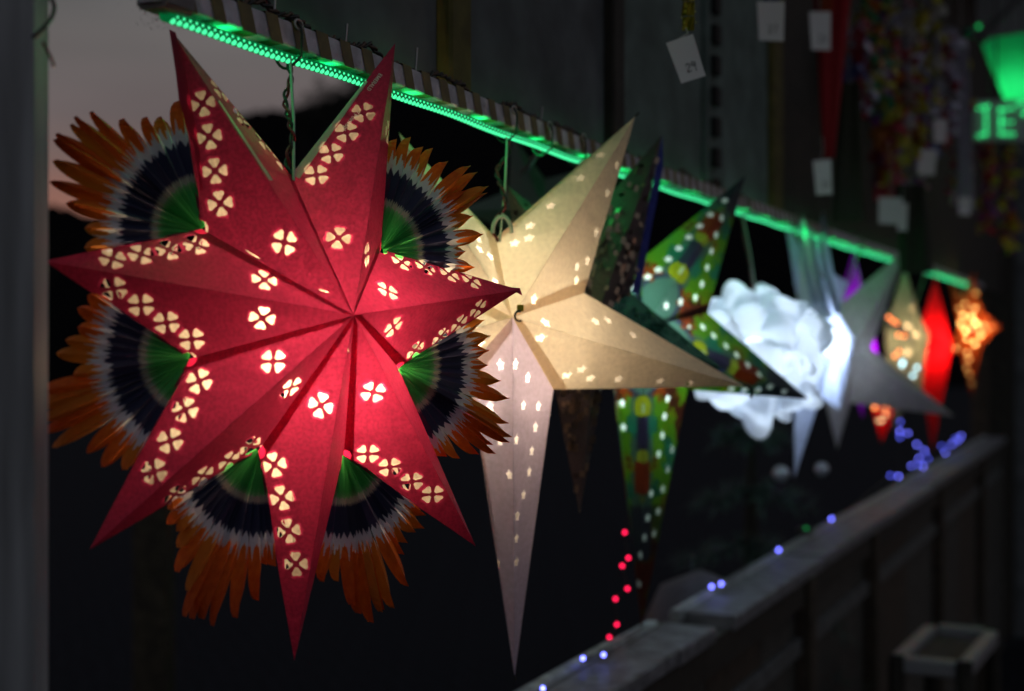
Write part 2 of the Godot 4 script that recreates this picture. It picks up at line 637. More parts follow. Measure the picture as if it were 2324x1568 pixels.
func price_tag(label: String, x: float, y: float, z: float, w: float, h: float, lean: float, number := "", up := 0.0, ink_at := Vector2(-0.12, -0.30)) -> Node3D:
	var o := thing("price_tag", label, "price tag", at(x, y, z), "paper price tags")
	var W := w / F * z
	var H := h / F * z
	var b := Basis(Vector3.UP, 0.30).rotated(Vector3.BACK, lean)
	var curl := func(q: Vector3) -> Vector3: return b * Vector3(q.x, q.y, q.z + 0.10 * W * sin(q.y / H * 2.4) * (0.5 + q.x / W))
	var st := start()
	st.set_smooth_group(0)
	for i in 4:
		for j in 6:
			var x0 := (i / 4.0 - 0.5) * W
			var x1 := ((i + 1) / 4.0 - 0.5) * W
			var y0 := (j / 6.0 - 0.5) * H
			var y1 := ((j + 1) / 6.0 - 0.5) * H
			quad(st, curl.call(Vector3(x0, y0, 0)), curl.call(Vector3(x0, y1, 0)), curl.call(Vector3(x1, y1, 0)), curl.call(Vector3(x1, y0, 0)))
	st.generate_normals()
	part("paper", st.commit(), M.tag_paper, o)
	var k := 0
	for ch in number:
		for s in digit[ch]:
			var pts := []
			for q in s:
				pts.append((q + Vector2(0.75 * k, 0)) * H * 0.20 + Vector2(ink_at.x * W, ink_at.y * H))
			part("ink", stroke(pts, func(q): return curl.call(q + Vector3(0, 0, 0.0008)), H * 0.009), M.ink, o)
		k += 1
	if up > 0.0:
		part("string", tube([b * Vector3(0, H * 0.5, 0), Vector3(0.002, H * 0.5 + up * 0.5, -0.004), Vector3(0, H * 0.5 + up, -0.006)], 0.0008, 5), M.pale_thread, o)
	return o


func _ready() -> void:
	rng.seed = 20
	# ------------------------------------------------ camera, sky, light
	var cam := Camera3D.new()
	cam.name = "camera"
	add_child(cam)
	cam.position = Vector3(0, EYE, 0)
	var attr := CameraAttributesPhysical.new()
	attr.frustum_focal_length = 49.408
	attr.frustum_focus_distance = 1.09
	attr.exposure_aperture = 4.55
	attr.frustum_near = 0.05
	attr.frustum_far = 400.0
	cam.attributes = attr
	cam.current = true
	cam.far = 400.0
	var we := WorldEnvironment.new()
	we.name = "world"
	var env := Environment.new()
	env.background_mode = Environment.BG_SKY
	env.sky = Sky.new()
	var sm := PanoramaSkyMaterial.new()
	sm.panorama = dusk()
	env.sky.sky_material = sm
	env.tonemap_mode = Environment.TONE_MAPPER_LINEAR
	env.tonemap_exposure = 1.0
	env.sdfgi_enabled = true
	env.ssao_enabled = true
	env.ssil_enabled = true
	we.environment = env
	add_child(we)

	materials()
	setting()
	stall()
	rope()
	red_star()
	white_star()
	other_lanterns()
	counter_things()
	hung_goods()
	sign_and_end()


func materials() -> void:
	var fibre := noise_tex(0.035, 0.74, 1.0, 512, FastNoiseLite.TYPE_SIMPLEX)
	var grain := noise_tex(0.02, 0.6, 1.0, 256)
	var fibre_soft := noise_tex(0.03, 0.86, 1.0, 512, FastNoiseLite.TYPE_SIMPLEX)
	var grain_soft := noise_tex(0.01, 0.85, 1.0, 256)
	var crumple := noise_tex(0.012, 0, 1, 512, FastNoiseLite.TYPE_SIMPLEX, true, 6.0)
	var rough_n := noise_tex(0.05, 0, 1, 256, FastNoiseLite.TYPE_SIMPLEX, true, 8.0)
	var glit := noise_tex(0.16, 0, 1, 256, FastNoiseLite.TYPE_CELLULAR, true, 14.0)
	mat("red_paper", lin(0.44, 0.028, 0.112), 0.5, 0, fibre, 14.0, 1.0, crumple, 0.7)
	mat("seam_paper", lin(0.35, 0.008, 0.05), 0.6, 0, null, 1.0, 0.5)
	mat("lining_paper", lin(0.86, 0.82, 0.75), 0.8, 0, fibre, 6.0, 1.0)
	mat("cool_lining", lin(0.82, 0.84, 0.82), 0.8, 0, null, 1.0, 1.0)
	mat("white_paper", lin(0.84, 0.77, 0.64), 0.7, 0, fibre_soft, 9.0, 0.8, crumple, 0.3)
	mat("lilac_lit_paper", lin(0.68, 0.60, 0.80), 0.7, 0, fibre_soft, 9.0, 0.8, crumple, 0.3)  # white paper with the bottom arm's violet light put into its colour
	mat("cream_seam", lin(0.62, 0.52, 0.40), 0.7, 0, null, 1.0, 0.8)
	mat("plain_white", lin(0.8, 0.8, 0.82), 0.7, 0, fibre, 4.0, 0.9)
	mat("sheen_paper", lin(0.5, 0.48, 0.42), 0.5, 0, null, 1.0, 0.5)  # pale colour stands in for sheen on the red facets
	mat("feather", Color.WHITE, 0.75, 0)
	M.feather.albedo_texture = feather_texture()
	M.feather.backlight_enabled = true
	M.feather.backlight = Color(0.6, 0.6, 0.6).linear_to_srgb()
	mat("red_wire", lin(0.20, 0.012, 0.02), 0.4)
	mat("dark_wire", lin(0.02, 0.022, 0.02), 0.4)
	mat("brown_wire", lin(0.09, 0.05, 0.03), 0.45)
	mat("thread", lin(0.45, 0.5, 0.46), 0.8)
	mat("pale_thread", lin(0.5, 0.49, 0.46), 0.9)
	mat("white_tape", lin(0.80, 0.80, 0.88), 0.55, 0, grain, 9.0)
	mat("olive_tape", lin(0.19, 0.155, 0.03), 0.5, 0, grain, 9.0)
	mat("post_paint", lin(0.42, 0.445, 0.465), 0.6, 0, grain, 2.0)
	M.post_paint.uv1_scale = Vector3(9.0, 0.7, 9.0)
	mat("charcoal_board", lin(0.145, 0.165, 0.18), 0.8, 0, grain, 2.0)
	mat("grey_board", lin(0.17, 0.25, 0.225), 0.8, 0, grain, 2.0)
	mat("olive_wood", lin(0.18, 0.155, 0.035), 0.8, 0, grain, 4.0)
	mat("dark_wood", lin(0.045, 0.04, 0.03), 0.8, 0, grain, 4.0)
	mat("brown_wood", lin(0.085, 0.062, 0.042), 0.8, 0, grain, 4.0)
	mat("black_trim", lin(0.01, 0.01, 0.01), 0.8)
	mat("ledge_wood", lin(0.30, 0.31, 0.34), 0.5, 0, grain, 4.0, 0.0, rough_n, 0.2)
	mat("lip_wood", lin(0.62, 0.68, 0.70), 0.5, 0, grain, 4.0)
	mat("apron_board", lin(0.085, 0.082, 0.07), 0.8, 0, grain, 3.0)
	mat("rail_wood", lin(0.15, 0.165, 0.165), 0.7, 0, grain, 4.0)
	mat("ground", lin(0.035, 0.037, 0.046), 0.95, 0, grain, 4.0)
	mat("hill", lin(0.004, 0.004, 0.005), 1.0)
	M.hill.metallic_specular = 0.1
	M.ground.metallic_specular = 0.1
	mat("leaf", lin(0.016, 0.02, 0.014), 0.9)
	mat("bark", lin(0.014, 0.012, 0.01), 0.9)
	mat("tag_paper", lin(0.82, 0.80, 0.80), 0.8)
	mat("ink", lin(0.02, 0.02, 0.03), 0.8)
	mat("steel", lin(0.4, 0.4, 0.42), 0.35, 1.0)
	mat("fuzz", lin(0.22, 0.20, 0.20), 1.0)
	mat("tape_yellow", lin(0.6, 0.42, 0.02), 0.4, 0, null, 1.0, 0.4)
	mat("foil_dark", lin(0.11, 0.085, 0.08), 0.5, 0.5, null, 12.0, 0.0, glit, 0.6)
	mat("foil_blue", lin(0.05, 0.06, 0.30), 0.3, 0.85, null, 12.0, 0.0, glit, 0.5)
	mat("foil_green", lin(0.05, 0.26, 0.17), 0.25, 0.9, null, 12.0, 0.0, glit, 0.7)
	mat("sequin", lin(0.42, 0.31, 0.22), 0.3, 0.8)
	mat("silver_foil", lin(0.62, 0.66, 0.74), 0.3, 0.55, null, 8.0, 0.0, crumple, 0.6)
	mat("silver_paper", lin(0.62, 0.68, 0.85), 0.4, 0, fibre, 8.0, 1.0)
	mat("petal_plastic", lin(0.82, 0.85, 0.90), 0.35, 0, null, 1.0, 1.0)
	mat("purple_paper", lin(0.20, 0.0, 0.34), 0.5, 0, null, 1.0, 1.0)
	mat("scarlet_paper", lin(0.75, 0.004, 0.008), 0.5, 0, fibre, 8.0, 1.0)
	mat("copper_paper", lin(0.24, 0.045, 0.014), 0.5, 0, fibre, 8.0, 0.9)
	mat("sage_paper", lin(0.34, 0.42, 0.37), 0.6, 0, fibre, 8.0, 0.7)
	mat("dark_paper", lin(0.12, 0.12, 0.13), 0.7)
	glow("warm_bulb", Color(1.0, 0.86, 0.62), 2.0)
	glow("cool_bulb", Color(0.85, 0.93, 1.0), 3.0)
	glow("green_led", Color(0.30, 1.0, 0.66), 1.25)
	glow("green_tube", Color(0.0, 0.80, 0.42), 0.17)
	glow("warm_led", Color(1.0, 0.55, 0.30), 5.0)
	glow("white_led", Color(0.75, 0.95, 1.0), 5.0)
	glow("violet_led", Color(0.42, 0.44, 1.0), 9.0)
	glow("dim_violet_led", Color(0.36, 0.40, 1.0), 4.5)
	glow("red_led", Color(1.0, 0.10, 0.30), 3.6)
	glow("sign_led", Color(0.18, 1.0, 0.55), 2.9)
	glow("small_green_led", Color(0.1, 0.8, 0.4), 0.9)
	mat("print", Color.WHITE, 0.5)
	M.print.albedo_texture = print_texture()
	M.print.backlight_enabled = true
	M.print.backlight = Color(0.8, 0.8, 0.8).linear_to_srgb()


# the printed Christmas paper of the third lantern: u runs from the middle of the star to the tip, v from the fold to the rim
func print_texture() -> ImageTexture:
	var im := Image.create(384, 384, false, Image.FORMAT_RGB8)
	var nz := FastNoiseLite.new()
	nz.seed = 5
	nz.frequency = 0.014
	nz.domain_warp_enabled = true
	nz.domain_warp_amplitude = 40.0
	for x in 384:
		for y in 384:
			var u := x / 384.0
			var v := y / 384.0
			if v > 0.5: v = 1.0 - v
			var n := nz.get_noise_2d(x, y)
			var c := lin(0.075, 0.20, 0.008)
			if v < 0.055 + 0.03 * n: c = lin(0.05, 0.105, 0.075)
			if n > 0.24: c = lin(0.06, 0.012, 0.008)
			elif n < -0.25: c = lin(0.012, 0.12, 0.075)
			elif n > 0.14: c = lin(0.17, 0.18, 0.005)
			if Vector2(u - 0.13, v).length() < 0.075: c = lin(0.06, 0.13, 0.10)
			if absf(Vector2(u - 0.13, v).length() - 0.085) < 0.010: c = lin(0.03, 0.035, 0.07)
			if Vector2(u - 0.245, v).length() < 0.040: c = lin(0.26, 0.27, 0.006)
			if u > 0.27 and u < 0.375 and v < 0.028: c = lin(0.026, 0.020, 0.05)
			if Vector2(u - 0.40, v).length() < 0.030: c = lin(0.22, 0.24, 0.02)
			if u > 0.41 and u < 0.51 and v < 0.034: c = lin(0.17, 0.022, 0.006)
			if u > 0.23 and u < 0.258 and v < 0.007: c = lin(0.4, 0.45, 0.3)
			var st := Vector2(u - 0.20, v - 0.085)
			if st.length() < 0.042 * (0.62 + 0.38 * cos(st.angle() * 5.0)): c = lin(0.20, 0.030, 0.006)
			if u > 0.56 + 0.06 * n and u < 0.72: c = lin(0.028, 0.036, 0.05) if v < 0.045 else c.lerp(lin(0.03, 0.02, 0.02), 0.5)
			if u > 0.70 + 0.08 * n: c = lin(0.085, 0.014, 0.006) if n < 0.1 else lin(0.08, 0.05, 0.006)
			im.set_pixel(x, y, c)
	return ImageTexture.create_from_image(im)


func setting() -> void:
	# ground: one sheet to the horizon
	var st := start()
	quad(st, Vector3(-300, 0, 50), Vector3(300, 0, 50), Vector3(300, 0, -380), Vector3(-300, 0, -380))
	tag(part("ground", st.commit(), M.ground, self), "dark bare ground round and behind the stall", "", "", "structure")
	# the wooded hill behind: a ridge at about 80 m
	var crest := [[-260, 520], [40, 476], [110, 466], [165, 478], [230, 500], [330, 420], [430, 330], [520, 268], [580, 250], [640, 252], [700, 240], [780, 215], [860, 205], [1000, 215], [1200, 235], [1500, 250], [1900, 300], [2400, 330], [3000, 400]]
	st = start()
	var nz := FastNoiseLite.new()
	nz.frequency = 0.4
	nz.seed = 2
	var prev := []
	for i in 140:
		var f := i / 139.0 * (crest.size() - 1)
		var k := mini(int(f), crest.size() - 2)
		var x := lerpf(crest[k][0], crest[k + 1][0], f - k)
		var y := lerpf(crest[k][1], crest[k + 1][1], f - k) + nz.get_noise_1d(x * 0.3) * 14.0
		var top := at(x, y, 80.0)
		var col := [Vector3(top.x, -0.5, -45.0), Vector3(top.x, top.y * 0.55 + 0.4 * nz.get_noise_1d(x), -65.0), top, Vector3(top.x, top.y * 0.7, -110.0), Vector3(top.x, -0.5, -150.0)]
		if i > 0:
			for j in 4:
				quad(st, prev[j], prev[j + 1], col[j + 1], col[j])
		prev = col
	tag(part("hill", st.commit(), M.hill, self), "black wooded hillside against the dusk sky", "", "", "structure")
	# trees that break the skyline
	var spots := [[742, 168, 60.0, 90.0], [812, 150, 62.0, 80.0], [690, 222, 66.0, 60.0]]
	var says := ["dark bushy tree rising highest above the hill, just right of the first hanging cord", "dark tree on the skyline close under the green rope light", "lowest dark tree on the ridge beside the first hanging cord"]
	for s in spots.size():
		var top := at(spots[s][0], spots[s][1], spots[s][2])
		var foot := Vector3(top.x, top.y - spots[s][3] / F * spots[s][2] * 1.9, top.z)
		var t := thing("skyline_tree", says[s], "tree", foot, "trees on the skyline")
		var tall := top.y - foot.y
		var trunk := start()
		tube_into(trunk, [Vector3(0, -2.0, 0), Vector3(0.05, tall * 0.4, 0), Vector3(0, tall * 0.8, 0)], 0.12, 7, 0.04)
		part("trunk", trunk.commit(), M.bark, t)
		var crown := start()
		var r := RandomNumberGenerator.new()
		r.seed = 30 + s
		for k in 2600:
			var d := Vector3(r.randfn(), r.randfn(), r.randfn()).normalized() * pow(r.randf(), 0.4)
			var lump := 0.75 + 0.35 * sin(d.x * 7.0 + s) * sin(d.y * 6.0)
			var p := Vector3(0, tall * 0.58, 0) + d * Vector3(tall * 0.42, tall * 0.42, tall * 0.42) * lump
			var a := Vector3(r.randfn(), r.randfn(), r.randfn()).normalized() * 0.09
			var b := Vector3(r.randfn(), r.randfn(), r.randfn()).normalized() * 0.09
			tri(crown, p, p + a, p + b)
		part("crown", crown.commit(), M.leaf, t)


func stall() -> void:
	# pale post at the left edge of the picture
	var p := thing("post", "tall grey painted post standing at the left edge, nearest the camera", "post", Vector3(0, 0, 0))
	var st := start()
	var edge := at(104, 784, 0.80)
	var turn := Basis(Vector3.UP, 0.55)
	var cx := edge - turn.x * 0.042 - turn.z * 0.012
	bar(st, Vector3(cx.x, 0, cx.z), Vector3(cx.x, 2.6, cx.z), turn.x, turn.z, 0.042, 0.028, 0.010)
	part("shaft", st.commit(), M.post_paint, p)
	part("wire_loop", tube(bend([at(60, -30, 0.765), at(98, -20, 0.765), at(122, 8, 0.77), at(118, 38, 0.772), at(100, 62, 0.765), at(74, 86, 0.762)], 6), 0.0012), M.dark_wire, p)
	part("loose_thread", tube(bend([at(98, 96, 0.765), at(109, 118, 0.768), at(118, 136, 0.77), at(122, 150, 0.775)], 5), 0.0009), M.red_wire, p)

	# the striped rail
	var r := thing("striped_rail", "narrow rail wrapped in white and olive striped tape, the lanterns hanging from it", "rail", rail(0.862))
	var o := rail(0.862)
	st = start()
	var zs := [0.862, 1.1, 1.3, 1.5, 1.75, 2.1, 2.6, 3.2, 3.6, 5.2]
	for k in zs.size() - 1:
		bar(st, rail(zs[k], 0.0142) - o, rail(zs[k + 1], 0.0142) - o, OUT, Vector3.UP, 0.0085, 0.0084, 0.001)
	part("batten", st.commit(), M.white_tape, r)
	var z := 0.885
	while z < 2.7:
		st = start()
		var w := 0.0074 * rng.randf_range(0.9, 1.1)
		var a := rail(z, 0.0142) - o
		var lean := ALONG * 0.0035
		var e := 0.0092
		var h := 0.0091
		# a band that wraps front, top and underside
		var fr := [OUT * e - Vector3.UP * h - lean * -1.0, OUT * e + Vector3.UP * h - lean]
		quad(st, a + fr[0] - ALONG * w, a + fr[1] - ALONG * w, a + fr[1] + ALONG * w, a + fr[0] + ALONG * w)
		var tb := [-OUT * e + Vector3.UP * h - lean * 2.0, -OUT * e - Vector3.UP * h + lean * 2.0]
		quad(st, a + fr[1] - ALONG * w, a + tb[0] - ALONG * w, a + tb[0] + ALONG * w, a + fr[1] + ALONG * w)
		quad(st, a + fr[0] - ALONG * w, a + tb[1] - ALONG * w, a + tb[1] + ALONG * w, a + fr[0] + ALONG * w)
		part("tape_band", st.commit(), M.olive_tape, r)
		z += 0.0295
	# fuzzy bound end of the rail
	st = start()
	for k in 900:
		var q := Vector3(rng.randfn(), rng.randfn(), rng.randfn()) * Vector3(0.006, 0.007, 0.006)
		var c := ALONG * rng.randf_range(0.0, 0.034) + Vector3.UP * 0.012
		var a := Vector3(rng.randfn(), rng.randfn(), rng.randfn()).normalized()
		tri(st, c + q * 1.1, c + q * 1.1 + a * 0.0035, c + q * 1.1 + a.cross(Vector3.UP) * 0.0006)
	bar(st, ALONG * 0.003 + Vector3.UP * 0.014, ALONG * 0.030 + Vector3.UP * 0.014, OUT, Vector3.UP, 0.0115, 0.0115, 0.003)
	part("bound_end", st.commit(), M.fuzz, r)
	for n in [[0.985, 0.020], [1.073, 0.016], [1.176, 0.020], [1.42, 0.016]]:
		part("nail", tube([rail(n[0], 0.021) - o, rail(n[0], 0.024 + n[1]) - o + OUT * 0.002], 0.0009, 6), M.steel, r)
	# loose twisted flex lying along the top of the rail
	var line := []
	for k in 60:
		var zz := 0.95 + k * 0.018
		line.append(rail(zz, 0.0265 + 0.004 * sin(k * 0.9) + 0.003 * sin(k * 2.3), 0.003 * sin(k * 0.55)))
	var f := thing("twisted_flex", "dark twisted electric flex lying along the top of the striped rail", "cable", line[0])
	for k in line.size(): line[k] -= f.position if k else Vector3.ZERO
	line[0] = Vector3.ZERO
	part("brown_core", tube(twisted(line, 0, 0.0016, 60.0, 0.0), 0.0013, 5), M.brown_wire, f)
	part("black_core", tube(twisted(line, 0, 0.0016, 60.0, PI), 0.0013, 5), M.dark_wire, f)
	var up := thing("feed_wire", "red and black wire climbing from the first knot past the top of the picture", "cable", rail(0.985, 0.02))
	var fo := up.position
	var pts := bend([Vector3.ZERO, at(618, 40, 0.985) - fo, at(606, 0, 0.985) - fo, at(592, -60, 1.0) - fo, at(580, -240, 1.0) - fo], 6)
	part("red_core", tube(twisted(pts, 0, 0.0014, 40.0, 0.0), 0.0012, 5), M.red_wire, up)
	part("black_core", tube(twisted(pts, 0, 0.0014, 40.0, PI), 0.0012, 5), M.dark_wire, up)

	# boarded fascia above the rail
	var w := thing("stall_fascia", "dark boarded upper wall of the stall above the striped rail", "wall", rail(0.96, 0, -0.035))
	var wo := w.position
	var panels := [[0.96, 1.262, "charcoal_board"], [1.301, 1.655, "charcoal_board"], [1.69, 2.02, "grey_board"], [2.15, 2.375, "grey_board"], [2.44, 2.7, "dark_wood"], [2.702, 3.3, "dark_wood"], [3.302, 4.2, "dark_wood"], [4.202, 6.2, "dark_wood"]]
	for q in panels:
		st = start()
		var mz: float = (q[0] + q[1]) / 2.0
		var len_half: float = (q[1] - q[0]) / 2.0 * sqrt(1 + ROW * ROW)
		var c := rail(mz, 0.0, -0.035) - wo
		bar(st, Vector3(c.x, 0.020, c.z), Vector3(c.x, 1.15, c.z), ALONG, OUT, len_half - 0.001, 0.008, 0.002)
		part("panel", st.commit(), M[q[2]], w)
	for q in [[1.262, 1.301, "olive_wood", 0.020], [1.655, 1.69, "dark_wood", 0.018], [2.375, 2.44, "olive_wood", 0.016], [2.02, 2.15, "grey_board", 0.012]]:
		st = start()
		var mz: float = (q[0] + q[1]) / 2.0
		var len_half: float = (q[1] - q[0]) / 2.0 * sqrt(1 + ROW * ROW)
		var c := rail(mz, 0.0, -0.033) - wo
		bar(st, Vector3(c.x, 0.018, c.z), Vector3(c.x, 1.16, c.z), ALONG, OUT, len_half, q[3], 0.003)
		part("batten", st.commit(), M[q[2]], w)
	for k in 16:      # black lozenges of the trimmed batten
		var c := rail(2.055, 0.03 + k * 0.0445, -0.018) - wo
		st = start()
		bar(st, c - Vector3.UP * 0.013, c + Vector3.UP * 0.013, ALONG, OUT, 0.014, 0.006, 0.003)
		part("lozenge", st.commit(), M.black_trim, w)


func rope() -> void:
	var o := thing("rope_light", "glowing green LED rope light along the underside of the striped rail", "rope light", rail(0.872))
	var oo := o.position
	var pts := []
	var z := 0.875
	while z < 4.9:
		pts.append(rail(z, 0.0006 * sin(z * 37.0), 0.0) - oo)
		z += 0.03
	for k in 40:
		var piece := pts.slice(k * 4, k * 4 + 5)
		if piece.size() < 3: break
		part("tube_light", tube(piece, 0.0038, 8), M.green_tube, o)
		var l := OmniLight3D.new()
		l.name = "rope_glow_light"
		l.light_color = Color(0.08, 1.0, 0.48)
		l.light_energy = 0.0019
		l.light_size = 0.0025
		l.shadow_enabled = true
		l.omni_range = 3.0
		l.omni_attenuation = 2.0
		o.add_child(l, true)
		l.position = piece[piece.size() / 2]
	var st := start()
	z = 0.88
	var one := ball(0.0022, 7, 4).get_mesh_arrays()
	while z < 4.9:
		for row in 2:
			var c := rail(z + 0.003 * row, 0.0006 * sin(z * 37.0), 0.0) - oo + OUT * (0.0024 if row == 0 else 0.0036) + Vector3.UP * (-0.0026 if row == 0 else 0.0004)
			var s := 1.0 if row == 0 else 0.5
			for k in one[Mesh.ARRAY_INDEX]:
				st.add_vertex(c + one[Mesh.ARRAY_VERTEX][k] * 0.9 * s)
		z += 0.0059 if z < 1.6 else 0.0078
	tag(part("led_beads", st.commit(), M.green_led, o), "", "", "", "stuff")


func red_star() -> void:
	var o := at(742, 720, 1.0)
	var holes := px([460, 235, 475, 310, 488, 388, 500, 462, 645, 550, 498, 205, 548, 268, 598, 322, 638, 368, 825, 255, 787, 300, 752, 348, 718, 397, 768, 540, 880, 300, 884, 360, 880, 425, 876, 478, 833, 578, 912, 595, 965, 606, 1020, 622, 1070, 637, 880, 660, 943, 795, 1000, 765, 1042, 735, 1085, 700, 893, 742, 930, 882, 962, 950, 990, 1015, 1015, 1080, 835, 1030, 885, 1060, 935, 1093, 982, 1122, 847, 890, 766, 1135, 743, 1210, 725, 1290, 623, 1055, 640, 1130, 655, 1205, 672, 1280, 728, 920, 568, 1012, 520, 1045, 460, 1080, 397, 1122, 660, 880, 452, 865, 420, 930, 386, 1000, 350, 1070, 620, 820, 435, 770, 378, 732, 320, 692, 258, 655, 595, 722, 445, 555, 383, 567, 320, 577, 255, 587, 600, 635])
	var s := lantern("red_star_lantern", "large lit red paper star with clover cut-outs and feathered paper fans, nearest of the row", {
		"o": o, "yaw": 0.66, "pitch": 0.03, "front": 0.062, "back": 0.055, "apex": Vector2(803, 715), "hole": 0.0083, "kind": "flower", "slits": [[1, 0, 661, 428, 700, 530, 0.9], [0, 0, 556, 566, 592, 588, 0.7], [0, 0, 722, 655, 748, 664, 0.8], [6, 1, 655, 754, 700, 740, 0.5], [4, 0, 792, 800, 786, 786, 0.8], [5, 1, 705, 852, 716, 832, 0.4]],
		"tips": px([388, 68, 897, 98, 1180, 658, 1080, 1240, 668, 1500, 203, 1248, 100, 592]),
		"valleys": px([662, 398, 865, 565, 905, 835, 780, 1035, 585, 1025, 428, 815, 455, 518]),
		"holes": holes, "paper": M.red_paper, "lining": M.lining_paper, "seam": 0.0095, "corner": 5.5, "watts": 0.060, "lamp": Vector3(0.005, -0.03, 0.0)})
	for k in [1, 2, 3, 4, 5, 6]:
		fan(s, k, [0, 0.108, 0.112, 0.124, 0.126, 0.112, 0.116][k], 14, [0, 0.55, 0.62, 0.60, 0.42, 0.42, 0.45][k])
	# pale strips imitating the green sheen of the rope light: along the inner edge of the upper right arm and beside the ridge of the upper left arm
	var v: Vector3 = s.V[0]
	for i in 2:
		var t: Vector3 = s.T[i]
		var st := start()
		var facet_n: Vector3 = (t - s.A).cross(v - s.A).normalized()
		facet_n *= signf(facet_n.dot(s.ax.z)) * 0.0012
		var p0: Vector3 = t.lerp(v, 0.30) if i == 1 else t.lerp(s.A, 0.25)
		var p1: Vector3 = v if i == 1 else t.lerp(s.A, 0.53)
		var across: Vector3 = (s.A - v) if i == 1 else (v - s.A.lerp(t, 0.5))
		across -= (p1 - p0).normalized() * across.dot((p1 - p0).normalized())
		across = across.normalized()
		quad(st, p0 + facet_n, p1 + facet_n, p1 + facet_n + across * 0.0065, p0 + facet_n + across * 0.0022)
		part("sheen_strip", st.commit(), M.sheen_paper, s.root)
	# dark overlay on the upper left arm, standing in for its darker back facet
	var nl: Vector3 = (s.T[0] - s.A).cross(s.V[6] - s.A).normalized()
	nl *= signf(nl.dot(s.ax.z))
	var st2 := start()
	var lip := []
	for q in [[384, 66, 399, 74], [399, 165, 420, 160], [407, 235, 435, 235], [440, 330, 452, 330], [455, 430, 460, 430]]:
		var two := []
		for e in 2:
			var dirr := at(q[e * 2], q[e * 2 + 1], 1.0) - Vector3(0, EYE, 0)
			var ee := Vector3(0, EYE, 0) - o
			two.append(ee + dirr * ((s.A + nl * 0.0012 - ee).dot(nl) / dirr.dot(nl)))
		lip.append(two)
	for k in lip.size() - 1:
		quad(st2, lip[k][0], lip[k + 1][0], lip[k + 1][1], lip[k][1])
	part("back_facet_strip", st2.commit(), M.seam_paper, s.root)
	# faint print along the upper right arm
	var f := SystemFont.new()
	f.font_names = PackedStringArray(["Droid Sans"])
	var tip: Vector3 = s.T[1]
	var dir: Vector3 = (s.V[0] - tip).normalized()
	var nn: Vector3 = (tip - s.A).cross(s.V[0] - s.A).normalized()
	nn *= signf(nn.dot(s.ax.z))
	for word in [["EMERALD", 0.016, 0.013], ["7 Point Spl.", 0.044, 0.021]]:
		var tm := TextMesh.new()
		tm.text = word[0]
		tm.font = f
		tm.font_size = 24
		tm.pixel_size = 0.00017
		tm.depth = 0.0003
		tm.horizontal_alignment = HORIZONTAL_ALIGNMENT_LEFT
		var text := part("print", tm, M.tag_paper, s.root)
		var up := nn.cross(dir)
		text.transform = Transform3D(Basis(dir, up, nn), tip.lerp(s.A, word[2] / 0.2) + dir * word[1] + nn * 0.0006)
	# a curl of paper at the right tip
	var st3 := start()
	var tr: Vector3 = s.T[2]
	var c1 := hit(1184, 668, o, s.ax.z) - o
	quad(st3, tr + Vector3(-0.010, 0.002, 0.004), tr + Vector3(0, 0.0015, 0.001), c1 + Vector3(0.0005, -0.001, 0), c1 + Vector3(-0.002, 0.001, 0.001))
	part("tip_curl", st3.commit(), M.red_paper, s.root)
	hang("twisted red and dark cord with a pale green thread, holding the red star", rail(1.0), o + s.V[0] + Vector3(0, -0.004, 0.002), 0.003)


